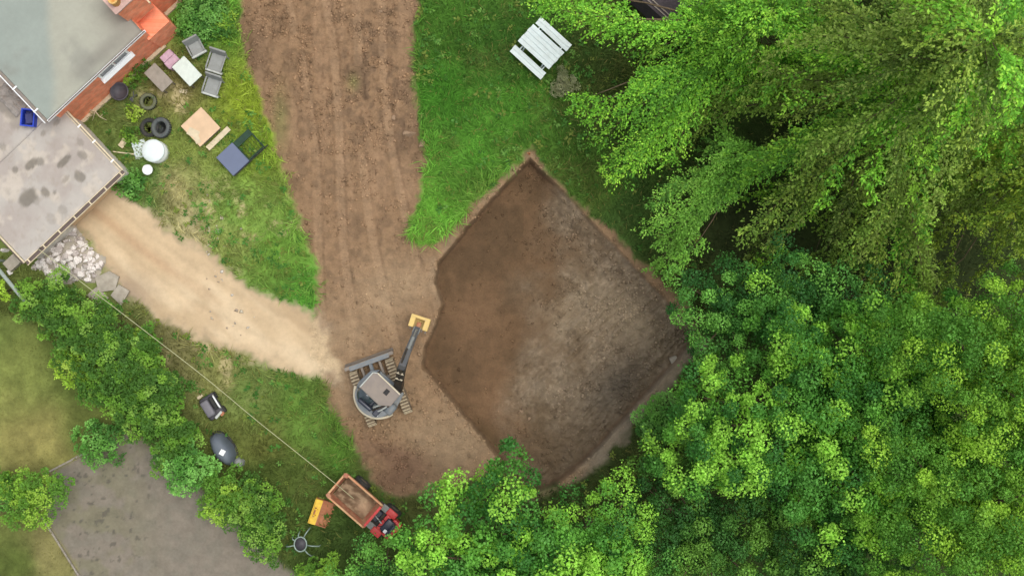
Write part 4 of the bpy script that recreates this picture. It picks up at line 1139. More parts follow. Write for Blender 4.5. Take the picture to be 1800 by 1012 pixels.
# stake at the corner of the pit, stone in the far corner
g = G(931, 271)
o = MB().box((0, 0, 0.2), (0.04, 0.04, 0.55)).box((-0.10, 0.06, 0.02), (0.3, 0.04, 0.03), rz=-0.7).build('stake', M['stake']); o.location = g
tag(o, 'small orange-brown wooden stake at the top corner of the pit', 'stake')
g = G(1184, 632)
o = MB().box((0, 0, 0.09), (0.30, 0.26, 0.22), rz=0.4, rx=0.08, bev=0.03).build('stone_block', M['concrete']); o.location = g
tag(o, 'pale stone block in the right corner of the pit', 'stone')
for i, (px, py, s, lb) in enumerate(((720, 236, 0.30, 'large round clod of earth at the right edge of the brown track'), (742, 252, 0.20, 'smaller clod of earth in the grass edge beside the large clod'), (692, 207, 0.12, 'pale stone on the brown track above the large clod'), (916, 722, 0.10, 'lighter small stone low in the pit'), (930, 735, 0.08, 'smallest stone low in the pit'), (670, 22, 0.10, 'small pale stone on the brown track at the top edge'))):
    g = G(px, py); me = ROCKS[(i * 3) % 8].copy(); me.materials.clear(); me.materials.append(M['clod'])
    o = bpy.data.objects.new('earth_clod' if i < 2 else 'field_stone', me); COL.objects.link(o); o.location = (g.x, g.y, g.z + s * 0.25); o.scale = (s, s, s * 0.8); o.rotation_euler = (0, 0, i)
    tag(o, lb, 'clod' if i < 2 else 'stone')
# ------------------------------------------------------------------ mini excavator
TA = math.radians(110)                      # forward direction of the undercarriage (blade end), in plan
g = P(668, 690, 0.5)
ez = gz(g.x, g.y)
ex = empty('excavator', (g.x, g.y, ez - 0.02), TA, 'grey mini excavator with raised arm and yellow bucket beside the pit', 'excavator'); ex.scale = (1.08, 1.08, 1.08)
# local x is forward (towards the blade), y to its left
for s in (-1, 1):
    tk = empty('crawler', (0, s * 0.68, 0)); tk.parent = ex
    pts = []
    LN, RR, TW = 1.55, 0.24, 0.30
    for k in range(40):
        u = k / 40 * (2 * LN + 2 * math.pi * RR)
        if u < LN: x, zc, nx_, nz_ = -LN / 2 + u, 2 * RR, 0, 1
        elif u < LN + math.pi * RR:
            a = (u - LN) / RR; x, zc, nx_, nz_ = LN / 2 + RR * math.sin(a), RR + RR * math.cos(a), math.sin(a), math.cos(a)
        elif u < 2 * LN + math.pi * RR: x, zc, nx_, nz_ = LN / 2 - (u - LN - math.pi * RR), 0, 0, -1
        else:
            a = (u - 2 * LN - math.pi * RR) / RR; x, zc, nx_, nz_ = -LN / 2 - RR * math.sin(a), RR - RR * math.cos(a), -math.sin(a), -math.cos(a)
        pts.append((x, zc, nx_, nz_))
    mb = MB()
    prof = [(p[0], p[1]) for p in pts]
    vo = [[mb.bm.verts.new((x - nx_ * dn, sy * TW / 2, zc - nz_ * dn + 0.02)) for (x, zc, nx_, nz_) in pts] for sy, dn in ((-1, 0), (1, 0), (1, 0.05), (-1, 0.05))]
    n_ = len(pts)
    for a, b in ((0, 1), (1, 2), (2, 3), (3, 0)):
        for k in range(n_): mb.bm.faces.new((vo[a][k], vo[a][(k + 1) % n_], vo[b][(k + 1) % n_], vo[b][k]))
    mb.build('track_belt', M['track'], tk)
    lug = None
    for k in range(n_):
        x, zc, nx_, nz_ = pts[k]
        if lug is None:
            lug = MB().box((0, 0, 0), (0.045, TW * 0.98, 0.05)).build('track_lug', M['lug'], tk); o = lug
        else:
            o = lug.copy(); COL.objects.link(o)
        o.location = (x + nx_ * 0.012, 0, zc + nz_ * 0.012 + 0.02); o.rotation_euler = (0, math.atan2(nx_, nz_), 0)
    for x in (-LN / 2, LN / 2, -0.3, 0.1, 0.45):
        rr_ = 0.17 if abs(x) > 0.6 else 0.09
        mb = MB(); mb.cyl((x, 0, 0.26 if abs(x) > 0.6 else 0.15), rr_, TW * 0.7, 16, axis='Y'); mb.build('track_wheel', M['boomdark'], tk)
mb = MB(); mb.box((0, 0, 0.36), (1.0, 1.1, 0.22), bev=0.03); mb.cyl((0, 0, 0.52), 0.42, 0.14, 24); mb.build('undercarriage', M['steel'], ex)
bl = empty('dozer_blade', (0, 0, 0)); bl.parent = ex
mb = MB()
bw = 0.92
mb.box((1.24, 0, 0.28), (0.05, 2 * bw, 0.46), ry=-0.15); mb.box((1.20, 0, 0.50), (0.12, 2 * bw, 0.04), ry=0.1); mb.box((1.31, 0, 0.07), (0.10, 2 * bw, 0.05), ry=-0.4)
mb.build('blade_plate', M['steel'], bl)
mb = MB(); mb.box((1.16, 0, 0.515), (0.16, 1.5, 0.02), bev=0.005); mb.build('blade_top', M['bodygrey'], bl)
for y in (-0.34, 0.34):
    mb = MB(); mb.box((0.85, y, 0.36), (0.75, 0.10, 0.12), bev=0.015); mb.build('blade_arm', M['steel'], bl)
mb = MB(); mb.box((0.85, 0, 0.40), (0.72, 0.14, 0.12), bev=0.03); mb.build('blade_cylinder', M['bodygrey'], bl)
# slewing upper body: its own front direction
UA = math.radians(49) - TA
up = empty('upper_body', (0.0, 0.0, 0.0), UA); up.parent = ex
poly = []
for k in range(25):
    a = math.radians(100 + 160 * k / 24); poly.append((0.84 * math.cos(a), 0.84 * math.sin(a)))
poly += [(0.30, -0.74), (0.56, -0.66), (0.62, -0.30), (0.62, 0.55), (0.42, 0.76)]
mb = MB(); mb.prism(poly, 0.62, 0.80, bev=0.03); mb.build('deck', M['bodygrey'], up)
poly2 = [(x * 0.97, y * 0.97) for x, y in poly[3:22]]; 
cx = [p for p in poly2]
mb = MB(); mb.prism([(x, y) for x, y in cx] + [(-0.30, -0.72), (-0.30, 0.72)], 0.82, 1.18, bev=0.08); mb.build('engine_cover', M['bodygrey'], up)
arc = [(0.86 * math.cos(math.radians(a)), 0.86 * math.sin(math.radians(a)), 0.98) for a in range(112, 262, 6)]
mb = MB(); mb.tube(arc, 0.05, 8); mb.build('counterweight_rim', M['beige'], up, True)
# canopy: a taupe plate on posts over the front, back edge open to the seat
cp = [(0.66, -0.62), (0.70, -0.5), (0.72, 0.46), (0.62, 0.58), (-0.06, 0.60), (-0.10, -0.30), (0.14, -0.62)]
mb = MB(); mb.prism(cp, 2.28, 2.34, bev=0.025); rf = mb.build('canopy_roof', M['canopy'], up)
mb = MB(); mb.tube([(0.66, -0.60, 2.345), (0.71, 0.44, 2.345)], 0.028, 6); mb.build('roof_edge_rail', M['beige'], up)
mb = MB(); mb.tube([(0.72, 0.45, 2.345), (0.62, 0.585, 2.345), (-0.05, 0.60, 2.345)], 0.022, 6); mb.build('roof_edge_rail', M['greylip'], up)
mb = MB(); mb.box((0.42, -0.20, 2.350), (0.20, 0.16, 0.03), bev=0.01); mb.build('roof_hatch', M['dark'], up)
for x, y in ((0.66, 0.50), (0.66, -0.56), (0.0, 0.56), (0.05, -0.56)):
    mb = MB(); mb.tube([(x * 0.9, y, 0.78), (x, y, 2.30)], 0.03, 6); mb.build('canopy_post', M['boomdark'], up)
# seat, dark glass hood behind the canopy, hoses
mb = MB(); mb.box((-0.28, 0.12, 1.30), (0.52, 0.50, 0.16), bev=0.06, seg=2); mb.build('seat', M['navy'], up, True)
M['cabglass'] = material('tinted_hood', L4(66, 78, 84), 0.12, vary=0.15, scale=3, bump=0.0, spec=0.8)
mb = MB(); mb.lathe([(0.38, 0), (0.36, 0.16), (0.28, 0.28), (0.14, 0.35), (0.0, 0.37)], 24, (-0.24, 0.28, 1.18)); mb.build('rear_hood', M['cabglass'], up, True)
mb = MB(); mb.box((-0.50, 0.10, 1.52), (0.14, 0.60, 0.46), bev=0.05, seg=2); mb.build('seat_back', M['navy'], up, True)
mb = MB(); mb.box((-0.34, -0.38, 1.24), (0.60, 0.20, 0.20), bev=0.03); mb.build('side_console', M['navy'], up)
for i in range(3):
    mb = MB(); mb.tube([(-0.55, -0.1 - 0.12 * i, 1.22), (-0.30, -0.25 - 0.1 * i, 1.42), (0.0, -0.45 - 0.05 * i, 1.25)], 0.03, 6); mb.build('hose', M['greylip'] if i != 1 else M['boomdark'], up)
mb = MB(); mb.box((-0.50, -0.42, 1.24), (0.24, 0.07, 0.08), rz=0.5, bev=0.02); mb.build('grab_handle', M['upvc'], up)
mb = MB(); mb.box((-0.12, -0.66, 1.0), (0.44, 0.34, 0.40), bev=0.10, seg=2); mb.build('fuel_tank', M['bodygrey'], up, True)
# boom: kingpost at the front right, swung to the left
BA = math.radians(72) - math.radians(49)
bo = empty('boom', (0.66, -0.36, 0.0), BA); bo.parent = up
mb = MB(); mb.box((0.0, 0, 0.80), (0.34, 0.30, 0.44), bev=0.05); mb.build('kingpost', M['boomdark'], bo)
def bar(pts, w0, w1, h0, h1, name, mat, n=8):
    mb = MB(); prev = None
    pts = [Vector(p) for p in pts]
    for i, p in enumerate(pts):
        k = i / (len(pts) - 1); w = w0 + (w1 - w0) * k; h = h0 + (h1 - h0) * k
        t_ = (pts[min(i + 1, len(pts) - 1)] - pts[max(i - 1, 0)]).normalized(); u_ = Vector((0, 1, 0)); v_ = t_.cross(u_)
        ring = [mb.bm.verts.new(p + u_ * a * w / 2 + v_ * b * h / 2) for a, b in ((-1, -1), (1, -1), (1, 1), (-1, 1))]
        if prev:
            for j in range(4): mb.bm.faces.new((prev[j], prev[(j + 1) % 4], ring[(j + 1) % 4], ring[j]))
        else: mb.bm.faces.new(ring)
        prev = ring
    mb.bm.faces.new(prev)
    return mb.build(name, mat, bo)
bar([(0.0, 0, 0.95), (0.22, 0, 1.45), (0.55, 0, 1.95), (0.95, 0, 2.25)], 0.30, 0.26, 0.30, 0.24, 'main_boom', M['boomdark'])
bar([(0.80, 0, 2.42), (1.35, 0, 1.95), (1.95, 0, 1.25), (2.15, 0, 1.0)], 0.24, 0.18, 0.24, 0.18, 'dipper_arm', M['dipper'])
mb = MB(); mb.tube([(0.25, 0.0, 1.75), (0.72, 0.0, 2.33)], 0.05, 8); mb.build('boom_ram', M['boomdark'], bo)
mb = MB(); mb.tube([(0.95, 0.06, 2.44), (1.45, 0.06, 2.02)], 0.04, 8); mb.build('dipper_ram', M['boomdark'], bo)
mb = MB(); mb.tube([(1.45, 0.0, 2.03), (1.85, 0.0, 1.60)], 0.055, 8); mb.build('bucket_ram', M['greyplastic'], bo)
mb = MB(); mb.tube([(1.80, 0.0, 1.64), (2.12, 0.0, 1.28)], 0.035, 8); mb.build('ram_rod', M['chrome'], bo)
for y in (-0.10, 0.10):
    mb = MB(); mb.tube([(0.35, y, 1.80), (0.75, y * 1.3, 2.46), (1.3, y, 2.08)], 0.016, 6); mb.build('hydraulic_hose', M['rubber_dark'], bo)
    mb = MB(); mb.box((2.08, y * 1.1, 1.16), (0.28, 0.025, 0.06), ry=0.8); mb.build('bucket_link', M['chrome'], bo)
for x, zz in ((0.40, 1.86), (0.62, 2.12)):
    mb = MB(); mb.box((x, 0, zz), (0.025, 0.25, 0.20), ry=-0.8); mb.build('boom_band', M['beige'], bo)
bk = empty('bucket', (2.22, 0, 0.78)); bk.parent = bo
mb = MB()
for y in (-0.34, 0.34): mb.prism([(-0.05, y - 0.015), (0.33, y - 0.015), (0.33, y + 0.015), (-0.05, y + 0.015)], -0.28, 0.14)
mb.build('bucket_side', M['yellow'], bk)
mb = MB(); mb.box((0.30, 0, -0.08), (0.05, 0.67, 0.42), ry=0.15); mb.box((0.12, 0, -0.27), (0.40, 0.67, 0.03)); mb.box((0.33, 0, 0.15), (0.10, 0.70, 0.035)); mb.build('bucket_shell', M['yellow'], bk)
for y in (-0.26, 0.26):
    mb = MB(); mb.box((0.13, y, 0.15), (0.40, 0.18, 0.03), bev=0.008); mb.build('bucket_top_plate', M['yellow'], bk)
mb = MB(); mb.box((0.06, 0, 0.08), (0.20, 0.16, 0.14), bev=0.02); mb.build('bucket_ear', M['rust'], bk)
for i in range(5):
    mb = MB(); mb.box((-0.12, -0.28 + i * 0.14, -0.26), (0.12, 0.05, 0.03)); mb.build('bucket_tooth', M['steel'], bk)

# ------------------------------------------------------------------ site dumper
DA = math.radians(139)
g = P(640, 889, 0.9); dz_ = gz(g.x, g.y)
du = empty('site_dumper', (g.x, g.y, dz_), DA, 'orange skip dumper with red rear body parked at the edge of the trees', 'dumper')
sk = empty('skip', (0.42, 0, 0)); sk.parent = du
L_, W_, Z0, Z1 = 1.86, 1.10, 0.62, 1.22
def skip_wall(name, a, b, ta, tb, th=0.04):
    mb = MB(); a = Vector(a); b = Vector(b); ta = Vector(ta); tb = Vector(tb)
    nrm = (b - a).cross(ta - a).normalized() * th
    q = [a, b, tb, ta]
    v0 = [mb.bm.verts.new(p) for p in q]; v1 = [mb.bm.verts.new(p + nrm) for p in q]
    mb.bm.faces.new(v0); mb.bm.faces.new(v1[::-1])
    for i in range(4): mb.bm.faces.new((v0[i], v0[(i + 1) % 4], v1[(i + 1) % 4], v1[i]))
    mb.build(name, M['orange'], sk)
bx, by_ = L_ / 2 - 0.14, W_ / 2 - 0.10
T = {(sx, sy): (sx * L_ / 2, sy * W_ / 2, Z1) for sx in (-1, 1) for sy in (-1, 1)}
B = {(sx, sy): (sx * bx + (-0.10 if sx < 0 else 0), sy * by_, Z0) for sx in (-1, 1) for sy in (-1, 1)}
B[(-1, 1)] = (-bx + 0.12, by_, Z0); B[(-1, -1)] = (-bx + 0.12, -by_, Z0)
skip_wall('skip_side', B[(1, 1)], B[(-1, 1)], T[(1, 1)], T[(-1, 1)]); skip_wall('skip_side', B[(-1, -1)], B[(1, -1)], T[(-1, -1)], T[(1, -1)])
skip_wall('skip_end', B[(1, -1)], B[(1, 1)], T[(1, -1)], T[(1, 1)]); skip_wall('skip_end', B[(-1, 1)], B[(-1, -1)], T[(-1, 1)], T[(-1, -1)])
mb = MB(); mb.box((0.0, 0, Z0), (2 * bx - 0.1, 2 * by_ - 0.02, 0.04)); mb.build('skip_floor', M['skipin'], sk)
for s in (-1, 1):
    mb = MB(); mb.box((0, s * (W_ / 2 + 0.0), Z1 + 0.012), (L_ - 0.02, 0.07, 0.05), bev=0.012); mb.build('rim', M['rimtan'], sk)
    mb = MB(); mb.box((L_ / 2 - 0.06, s * (W_ / 2 - 0.05), Z1 + 0.02), (0.20, 0.16, 0.07), rz=s * -0.3, bev=0.02); mb.build('corner_gusset', M['orange'], sk)
mb = MB(); mb.box((L_ / 2, 0, Z1 + 0.014), (0.07, W_ - 0.14, 0.05), bev=0.012); mb.build('rim', M['rimtan'], sk)
mb = MB(); mb.box((-L_ / 2 + 0.02, 0, Z1 + 0.014), (0.10, W_ - 0.14, 0.05), bev=0.012); mb.build('rim', M['red'], sk)
# mud load: a shallow lumpy layer in the skip
U, V = np.meshgrid(np.linspace(-1, 1, 30), np.linspace(-1, 1, 20))
zz = Z0 + 0.06 + 0.14 * fbm(U * 2, V * 1.5, 1.3, 3, 77) + 0.10 * np.exp(-((U + 0.25) ** 2 + (V - 0.1) ** 2) / 0.2)
ix = np.arange(U.size).reshape(U.shape); F = np.stack([ix[:-1, :-1], ix[:-1, 1:], ix[1:, 1:], ix[1:, :-1]], -1).reshape(-1, 4)
cm = np.zeros(U.shape + (3,)) + lin(156, 134, 108); cm = mixc(cm, lin(112, 90, 70), sstep(0.45, 0.6, fbm(U * 2, V * 2, 1.5, 3, 79))); cm = mixc(cm, lin(190, 160, 130), 0.8 * sp(U, V, -0.6, 0.2, 0.4, 0.6))
np_mesh('mud_load', np.stack([U * (bx - 0.04) + 0.02, V * (by_ + 0.01), zz], -1).reshape(-1, 3), F, cm.reshape(-1, 3), M['earth'], sk, True)
# chassis, wheels, rear body
mb = MB(); mb.box((0.0, 0, 0.45), (2.3, 0.50, 0.18)); mb.box((-0.62, 0, 0.55), (0.5, 1.06, 0.05)); mb.build('chassis', M['boomdark'], du)
for x, y in ((0.62, 0.52), (0.62, -0.52), (-0.98, 0.50), (-0.98, -0.50)):
    w_ = empty('wheel', (x, y, 0.33)); w_.parent = du
    mb = MB(); mb.lathe([(p[0], p[1] - 0.12) for p in tyre_prof(0.34, 0.2, 0.24)], 24); o = mb.build('tyre', M['rubber_dark'], w_, True); o.rotation_euler = (math.pi / 2, 0, 0)
    mb = MB(); mb.cyl((0, 0, 0), 0.21, 0.14, 16, axis='Y'); mb.build('rim', M['steel'], w_)
for s in (-1, 1):
    mb = MB(); mb.box((-0.70, s * 0.43, 0.72), (0.34, 0.26, 0.04), bev=0.01); mb.build('footplate', M['greyplastic'], du)
    mb = MB(); mb.box((-1.00, s * 0.46, 0.82), (0.42, 0.28, 0.10), bev=0.04, seg=2); mb.build('mudguard', M['red'], du, True)
mb = MB(); mb.box((-0.99, 0, 0.80), (0.22, 0.66, 0.14), bev=0.04, seg=2); mb.build('rear_body', M['red'], du)
mb = MB(); mb.box((-1.40, 0, 0.70), (0.40, 0.78, 0.40), bev=0.06, seg=2); mb.build('engine_cover', M['red'], du)
mb = MB(); mb.box((-1.20, -0.02, 0.94), (0.40, 0.56, 0.16), bev=0.06, seg=2); mb.build('seat', M['navy'], du, True)
mb = MB(); mb.box((-1.36, -0.02, 1.12), (0.12, 0.56, 0.40), bev=0.05, seg=2); mb.build('seat_back', M['navy'], du, True)
mb = MB(); mb.box((-1.23, 0.17, 1.03), (0.13, 0.14, 0.04), bev=0.015); mb.build('white_cloth', M['upvc'], du)
mb = MB(); mb.box((-0.62, -0.02, 0.66), (0.26, 0.46, 0.22), bev=0.03); mb.build('hydraulic_block', M['navy'], du)
mb = MB(); mb.tube([(-0.58, 0.02, 0.78), (-0.92, 0.02, 1.05)], 0.025, 8); mb.build('steering_column', M['greylip'], du)
ring = [(-0.90 + 0.16 * math.cos(a) * 0.8, 0.02 + 0.16 * math.sin(a), 1.04 + 0.16 * math.cos(a) * 0.45) for a in np.linspace(0, 2 * math.pi, 20, endpoint=False)]
mb = MB(); mb.tube(ring, 0.014, 6, closed=True); mb.build('steering_wheel', M['rubber_dark'], du)
for s in (-0.2, 0.16):
    mb = MB(); mb.tube([(-0.60, s, 0.7), (-0.52, s, 1.0)], 0.03, 6); mb.build('lever', M['taupe'], du)

# ------------------------------------------------------------------ spare yellow bucket and ring stand
g = P(564, 902, 0.35)
t = empty('digger_bucket', (g.x, g.y, gz(g.x, g.y)), math.radians(71 - 90), 'spare yellow digger bucket with rusty inside lying in the shade beside the dumper', 'bucket')
mb = MB(); mb.box((-0.20, 0, 0.36), (0.27, 1.0, 0.04), ry=0.25, bev=0.01); mb.build('back_plate', M['yellow2'], t)
mb = MB(); mb.box((-0.36, 0, 0.18), (0.05, 1.0, 0.36), ry=0.1); mb.build('bottom_plate', M['yellow2'], t)
mb = MB(); mb.box((0.12, 0, 0.14), (0.46, 0.96, 0.05), ry=0.35); mb.box((-0.10, 0, 0.24), (0.05, 0.96, 0.22), ry=0.5); mb.build('inner_shell', M['rust'], t)
for s in (-1, 1):
    mb = MB(); mb.prism([(-0.34, s * 0.49 - 0.015), (0.34, s * 0.49 - 0.015), (0.34, s * 0.49 + 0.015), (-0.34, s * 0.49 + 0.015)], 0.0, 0.26); mb.build('side_plate', M['rust'], t)
    mb = MB(); mb.box((-0.24, s * 0.12, 0.42), (0.18, 0.05, 0.14), bev=0.02); mb.build('mounting_lug', M['yellow2'], t)
mb = MB(); mb.cyl((-0.24, 0, 0.45), 0.03, 0.36, 10, axis='Y'); mb.build('mounting_pin', M['rust'], t)
for i in range(6):
    mb = MB(); mb.box((0.36, -0.4 + i * 0.16, 0.06), (0.10, 0.05, 0.03)); mb.build('bucket_tooth', M['rust'], t)

g = P(528, 956, 0.5)
t = empty('ring_stand', (g.x, g.y, gz(g.x, g.y)), 0, 'pale grey metal ring on curved splayed arms beside the hedge end', 'stand')
ring = [(0.24 * math.cos(a), 0.28 * math.sin(a), 0.5) for a in np.linspace(0, 2 * math.pi, 28, endpoint=False)]
M['palesteel'] = material('pale_galvanised', L4(142, 160, 150), 0.45, metal=0.2, vary=0.15)
mb = MB(); mb.tube(ring, 0.028, 8, closed=True); mb.build('ring', M['palesteel'], t, True)
mb = MB(); mb.lathe([(0.0, 0.30), (0.14, 0.31), (0.24, 0.40), (0.25, 0.46)], 24); mb.build('bowl', M['charcoal'], t, True)
for a, ln in ((62, 0.36), (-8, 0.42), (-50, 0.34), (150, 0.16), (105, 0.14), (190, 0.34)):
    ca, sa = math.cos(math.radians(a)), math.sin(math.radians(a))
    mb = MB(); mb.tube([(0.25 * ca, 0.28 * sa, 0.5), ((0.25 + ln * .5) * ca, (0.28 + ln * .5) * sa, 0.52), ((0.25 + ln) * ca + 0.03, (0.28 + ln) * sa, 0.42), ((0.3 + ln) * ca + 0.03, (0.33 + ln) * sa, 0.0)], 0.026, 6); mb.build('leg', M['palesteel'], t, True)

# ------------------------------------------------------------------ garden machine and covered thing by the hedge
g = P(370, 715, 0.5)
t = empty('garden_machine', (g.x, g.y, gz(g.x, g.y)), math.radians(-58), 'dark grey wheeled garden machine with pale handle beside the hedge', 'machine')
mb = MB(); mb.box((0, 0, 0.22), (0.92, 0.62, 0.22), bev=0.06, seg=2); mb.build('deck', M['charcoal'], t, True)
mb = MB(); mb.box((0.0, -0.12, 0.46), (0.66, 0.34, 0.30), bev=0.07, seg=2); mb.build('hood', M['machine'], t, True)
mb = MB(); mb.box((-0.08, 0.17, 0.44), (0.56, 0.14, 0.20), bev=0.03); mb.build('engine_block', M['rubber_dark'], t)
mb = MB(); mb.tube([(-0.34, 0.30, 0.42), (-0.30, 0.33, 0.62), (0.18, 0.33, 0.62), (0.22, 0.30, 0.42)], 0.035, 8); mb.build('handle', M['upvc'], t, True)
mb = MB(); mb.box((0.42, 0.08, 0.42), (0.10, 0.36, 0.08), rz=0.3, bev=0.02); mb.build('front_bar', M['greylip'], t)
mb = MB(); mb.box((0.46, 0.22, 0.40), (0.12, 0.18, 0.06), rz=0.3, bev=0.02); mb.build('front_guard', M['rust'], t)
for x in (-0.32, 0.32):
    for y in (-0.32, 0.32):
        mb = MB(); mb.cyl((x, y, 0.14), 0.14, 0.08, 18, axis='Y', bev=0.02); mb.build('wheel', M['rubber_dark'], t)
g = G(352, 697)
o = MB().box((0, 0, 0.04), (0.24, 0.14, 0.07), rz=0.6, bev=0.02).build('brick_piece', M['cream']); o.location = g; tag(o, 'small cream brick piece just above the garden machine', 'brick')

def lump(name, px, py, h, sx, sy, rz, mat, seed, label=None, cat=None, parent=None, off=None):
    n_ = 30
    U, V = np.meshgrid(np.linspace(0, 2 * math.pi, n_, endpoint=False), np.linspace(0, 1, 12))
    prof_r = np.cos(np.clip(V, 0, 1) * math.pi / 2) ** 0.55; prof_z = np.sin(V * math.pi / 2) ** 0.8
    k = 1 + 0.05 * np.sin(5 * U + seed) * (1 - V) + 0.04 * np.sin(9 * U) * (1 - V)
    x = sx / 2 * prof_r * k * np.cos(U); y = sy / 2 * prof_r * k * np.sin(U); z = h * prof_z * (1 + 0.12 * np.cos(U + 0.4) * (1 - prof_z)) + 0.02
    ix = np.arange(U.size).reshape(U.shape)
    F = np.stack([ix[:-1], np.roll(ix[:-1], -1, 1), np.roll(ix[1:], -1, 1), ix[1:]], -1).reshape(-1, 4)
    o = np_mesh(name, np.stack([x, y, z], -1).reshape(-1, 3), F, None, mat, parent, True)
    return o
g = P(390, 790, 0.5)
t = empty('covered_barbecue', (g.x, g.y, gz(g.x, g.y)), math.radians(-57), 'long oval thing under a dark grey cover with a white patch beside the hedge', 'covered thing')
lump('cover', 0, 0, 0.80, 1.42, 0.70, 0, M['cover'], 2, parent=t)
mb = MB(); mb.box((0.10, 0.05, 0.806), (0.20, 0.22, 0.03), rz=0.5, rx=-0.06, bev=0.01); mb.build('white_patch', M['upvc'], t)
mb = MB(); mb.tube([(0.62 * math.cos(a) * 1.18, 0.36 * math.sin(a) * 1.06, 0.03 ) for a in np.linspace(0, 2 * math.pi, 24, endpoint=False)], 0.045, 6, closed=True); mb.build('hem', M['rubber_dark'], t)
g = P(419, 813, 0.3)
o = lump('bucket_lid', 0, 0, 0.36, 0.42, 0.36, 0, M['greyplastic'], 3); o.location = (g.x, g.y, gz(g.x, g.y)); o.rotation_euler = (0, 0, -0.6)
o.name = 'round_tub'; tag(o, 'small round grey upturned tub at the lower end of the covered thing', 'tub')

# edging boards round the neighbouring soil plot
def edging(pa, pb, label):
    a, b = G(*pa), G(*pb)
    n_ = max(2, int((b - a).length / 0.5)); pts = []
    for i in range(n_ + 1):
        p = a.lerp(b, i / n_); p.z = gz(p.x, p.y) + 0.03; pts.append(p)
    mb = MB()
    for i in range(n_):
        m_ = (pts[i] + pts[i + 1]) / 2; d_ = pts[i + 1] - pts[i]
        mb.box(m_, (d_.length - 0.004, 0.07, 0.10), rz=math.atan2(d_.y, d_.x) + random.uniform(-0.02, 0.02), bev=0.01)
    tag(mb.build('edging_strip', M['taupe']), label, 'edging')
edging((80, 832), (150, 795), 'pale edging strip between the lawn and the upper end of the soil plot')
edging((74, 908), (152, 1030), 'pale edging strip along the left side of the soil plot')

# ------------------------------------------------------------------ trees on the right and along the bottom
GT = 'broadleaf trees in the wood'
def tl(s): return s
rosette_tree('broadleaf_tree', 'largest broadleaf tree with rounded green leaf clusters, right of the pit corner', 'tree', GT, 1472, 742, 212, 9.5, 'syc', 0.42, 0.098, 215, 0.8, 11, 1.6, stem=0.3, limbs=16, tall=0.95, gap=1.42, loose=0.10, lobk=1.5, bright=1.34, round_=True, lightfrac=0.24)
rosette_tree('broadleaf_tree', 'bright broadleaf tree at the right edge above the yellow-green one', 'tree', GT, 1755, 650, 165, 12.0, 'sycyel', 0.38, 0.08, 225, 0.85, 12, 1.6, stem=0.28, limbs=12, tall=0.95, gap=1.42, loose=0.10, lobk=1.5, bright=1.34, round_=True, lightfrac=0.24)
rosette_tree('broadleaf_tree', 'yellow-green fine-leaved tree in the lower right corner', 'tree', GT, 1700, 905, 175, 11.5, 'sycyel', 0.38, 0.08, 225, 0.85, 13, 1.6, stem=0.28, limbs=12, tall=0.95, gap=1.42, loose=0.10, lobk=1.5, bright=1.34, round_=True, lightfrac=0.24)
rosette_tree('broadleaf_tree', 'darker low broadleaf tree between the bottom trees, left of the largest', 'tree', GT, 1235, 945, 128, 6.5, 'sycdark', 0.42, 0.088, 225, 0.75, 14, 1.6, stem=0.22, limbs=10, tall=0.95, gap=1.42, loose=0.10, lobk=1.5, bright=1.34, round_=True, lightfrac=0.24)
rosette_tree('broadleaf_tree', 'broad green tree at the bottom centre overhanging the lower pit edge', 'tree', GT, 885, 995, 158, 9.0, 'syc', 0.45, 0.11, 210, 0.8, 15, 1.6, stem=0.28, limbs=14, squash=(1.05, 0.92), tall=0.95, gap=1.42, loose=0.10, lobk=1.5, bright=1.34, round_=True, lightfrac=0.24)
rosette_tree('broadleaf_tree', 'green tree at the bottom reaching the pit from the right of centre', 'tree', GT, 1060, 968, 94, 7.0, 'syc', 0.42, 0.088, 225, 0.9, 16, 1.6, stem=0.2, limbs=9, tall=0.95, gap=1.42, loose=0.10, lobk=1.5, bright=1.34, round_=True, lightfrac=0.24)
rosette_tree('broadleaf_tree', 'small dark green tree at the bottom edge below the dumper', 'tree', GT, 665, 1015, 66, 4.2, 'sycblue', 0.42, 0.088, 225, 0.8, 17, 1.6, stem=0.14, limbs=6, tall=0.95, gap=1.42, loose=0.10, lobk=1.5, bright=1.34, round_=True, lightfrac=0.24)
rosette_tree('broadleaf_tree', 'blue-green tree leaning over the right corner of the pit', 'tree', GT, 1290, 555, 88, 5.0, 'sycblue', 0.42, 0.088, 225, 0.95, 18, 1.6, stem=0.2, limbs=8, tall=0.95, gap=1.42, loose=0.10, lobk=1.5, bright=1.34, round_=True, lightfrac=0.24)
rosette_tree('broadleaf_tree', 'dark small-leaved tree at the bottom between the darker low tree and the corner tree', 'tree', GT, 1450, 985, 125, 7.5, 'sycdark', 0.42, 0.088, 225, 0.8, 19, 1.6, stem=0.2, limbs=8, tall=0.95, gap=1.42, loose=0.10, lobk=1.5, bright=1.34, round_=True, lightfrac=0.24)
rosette_tree('broadleaf_tree', 'green tree between the feathery olive tree and the largest broadleaf tree', 'tree', GT, 1430, 530, 85, 6.5, 'sycblue', 0.42, 0.088, 225, 0.95, 20, 1.6, stem=0.2, limbs=8, tall=0.95, gap=1.42, loose=0.10, lobk=1.5, bright=1.34, round_=True, lightfrac=0.24)
rosette_tree('broadleaf_tree', 'green broadleaf tree between the largest tree and the right edge', 'tree', GT, 1600, 720, 110, 9.0, 'syc', 0.42, 0.088, 225, 0.9, 22, 1.6, stem=0.2, limbs=8, tall=0.95, gap=1.42, loose=0.10, lobk=1.5, bright=1.34, round_=True, lightfrac=0.24)
rosette_tree('low_shrub', 'light green low shrub reaching over the spoil strip beside the pit', 'shrub', None, 1185, 740, 52, 2.2, 'nettle', 0.24, 0.085, 130, 0.6, 21, 1.4, stem=0.08, limbs=6, squash=(1.2, 0.7))

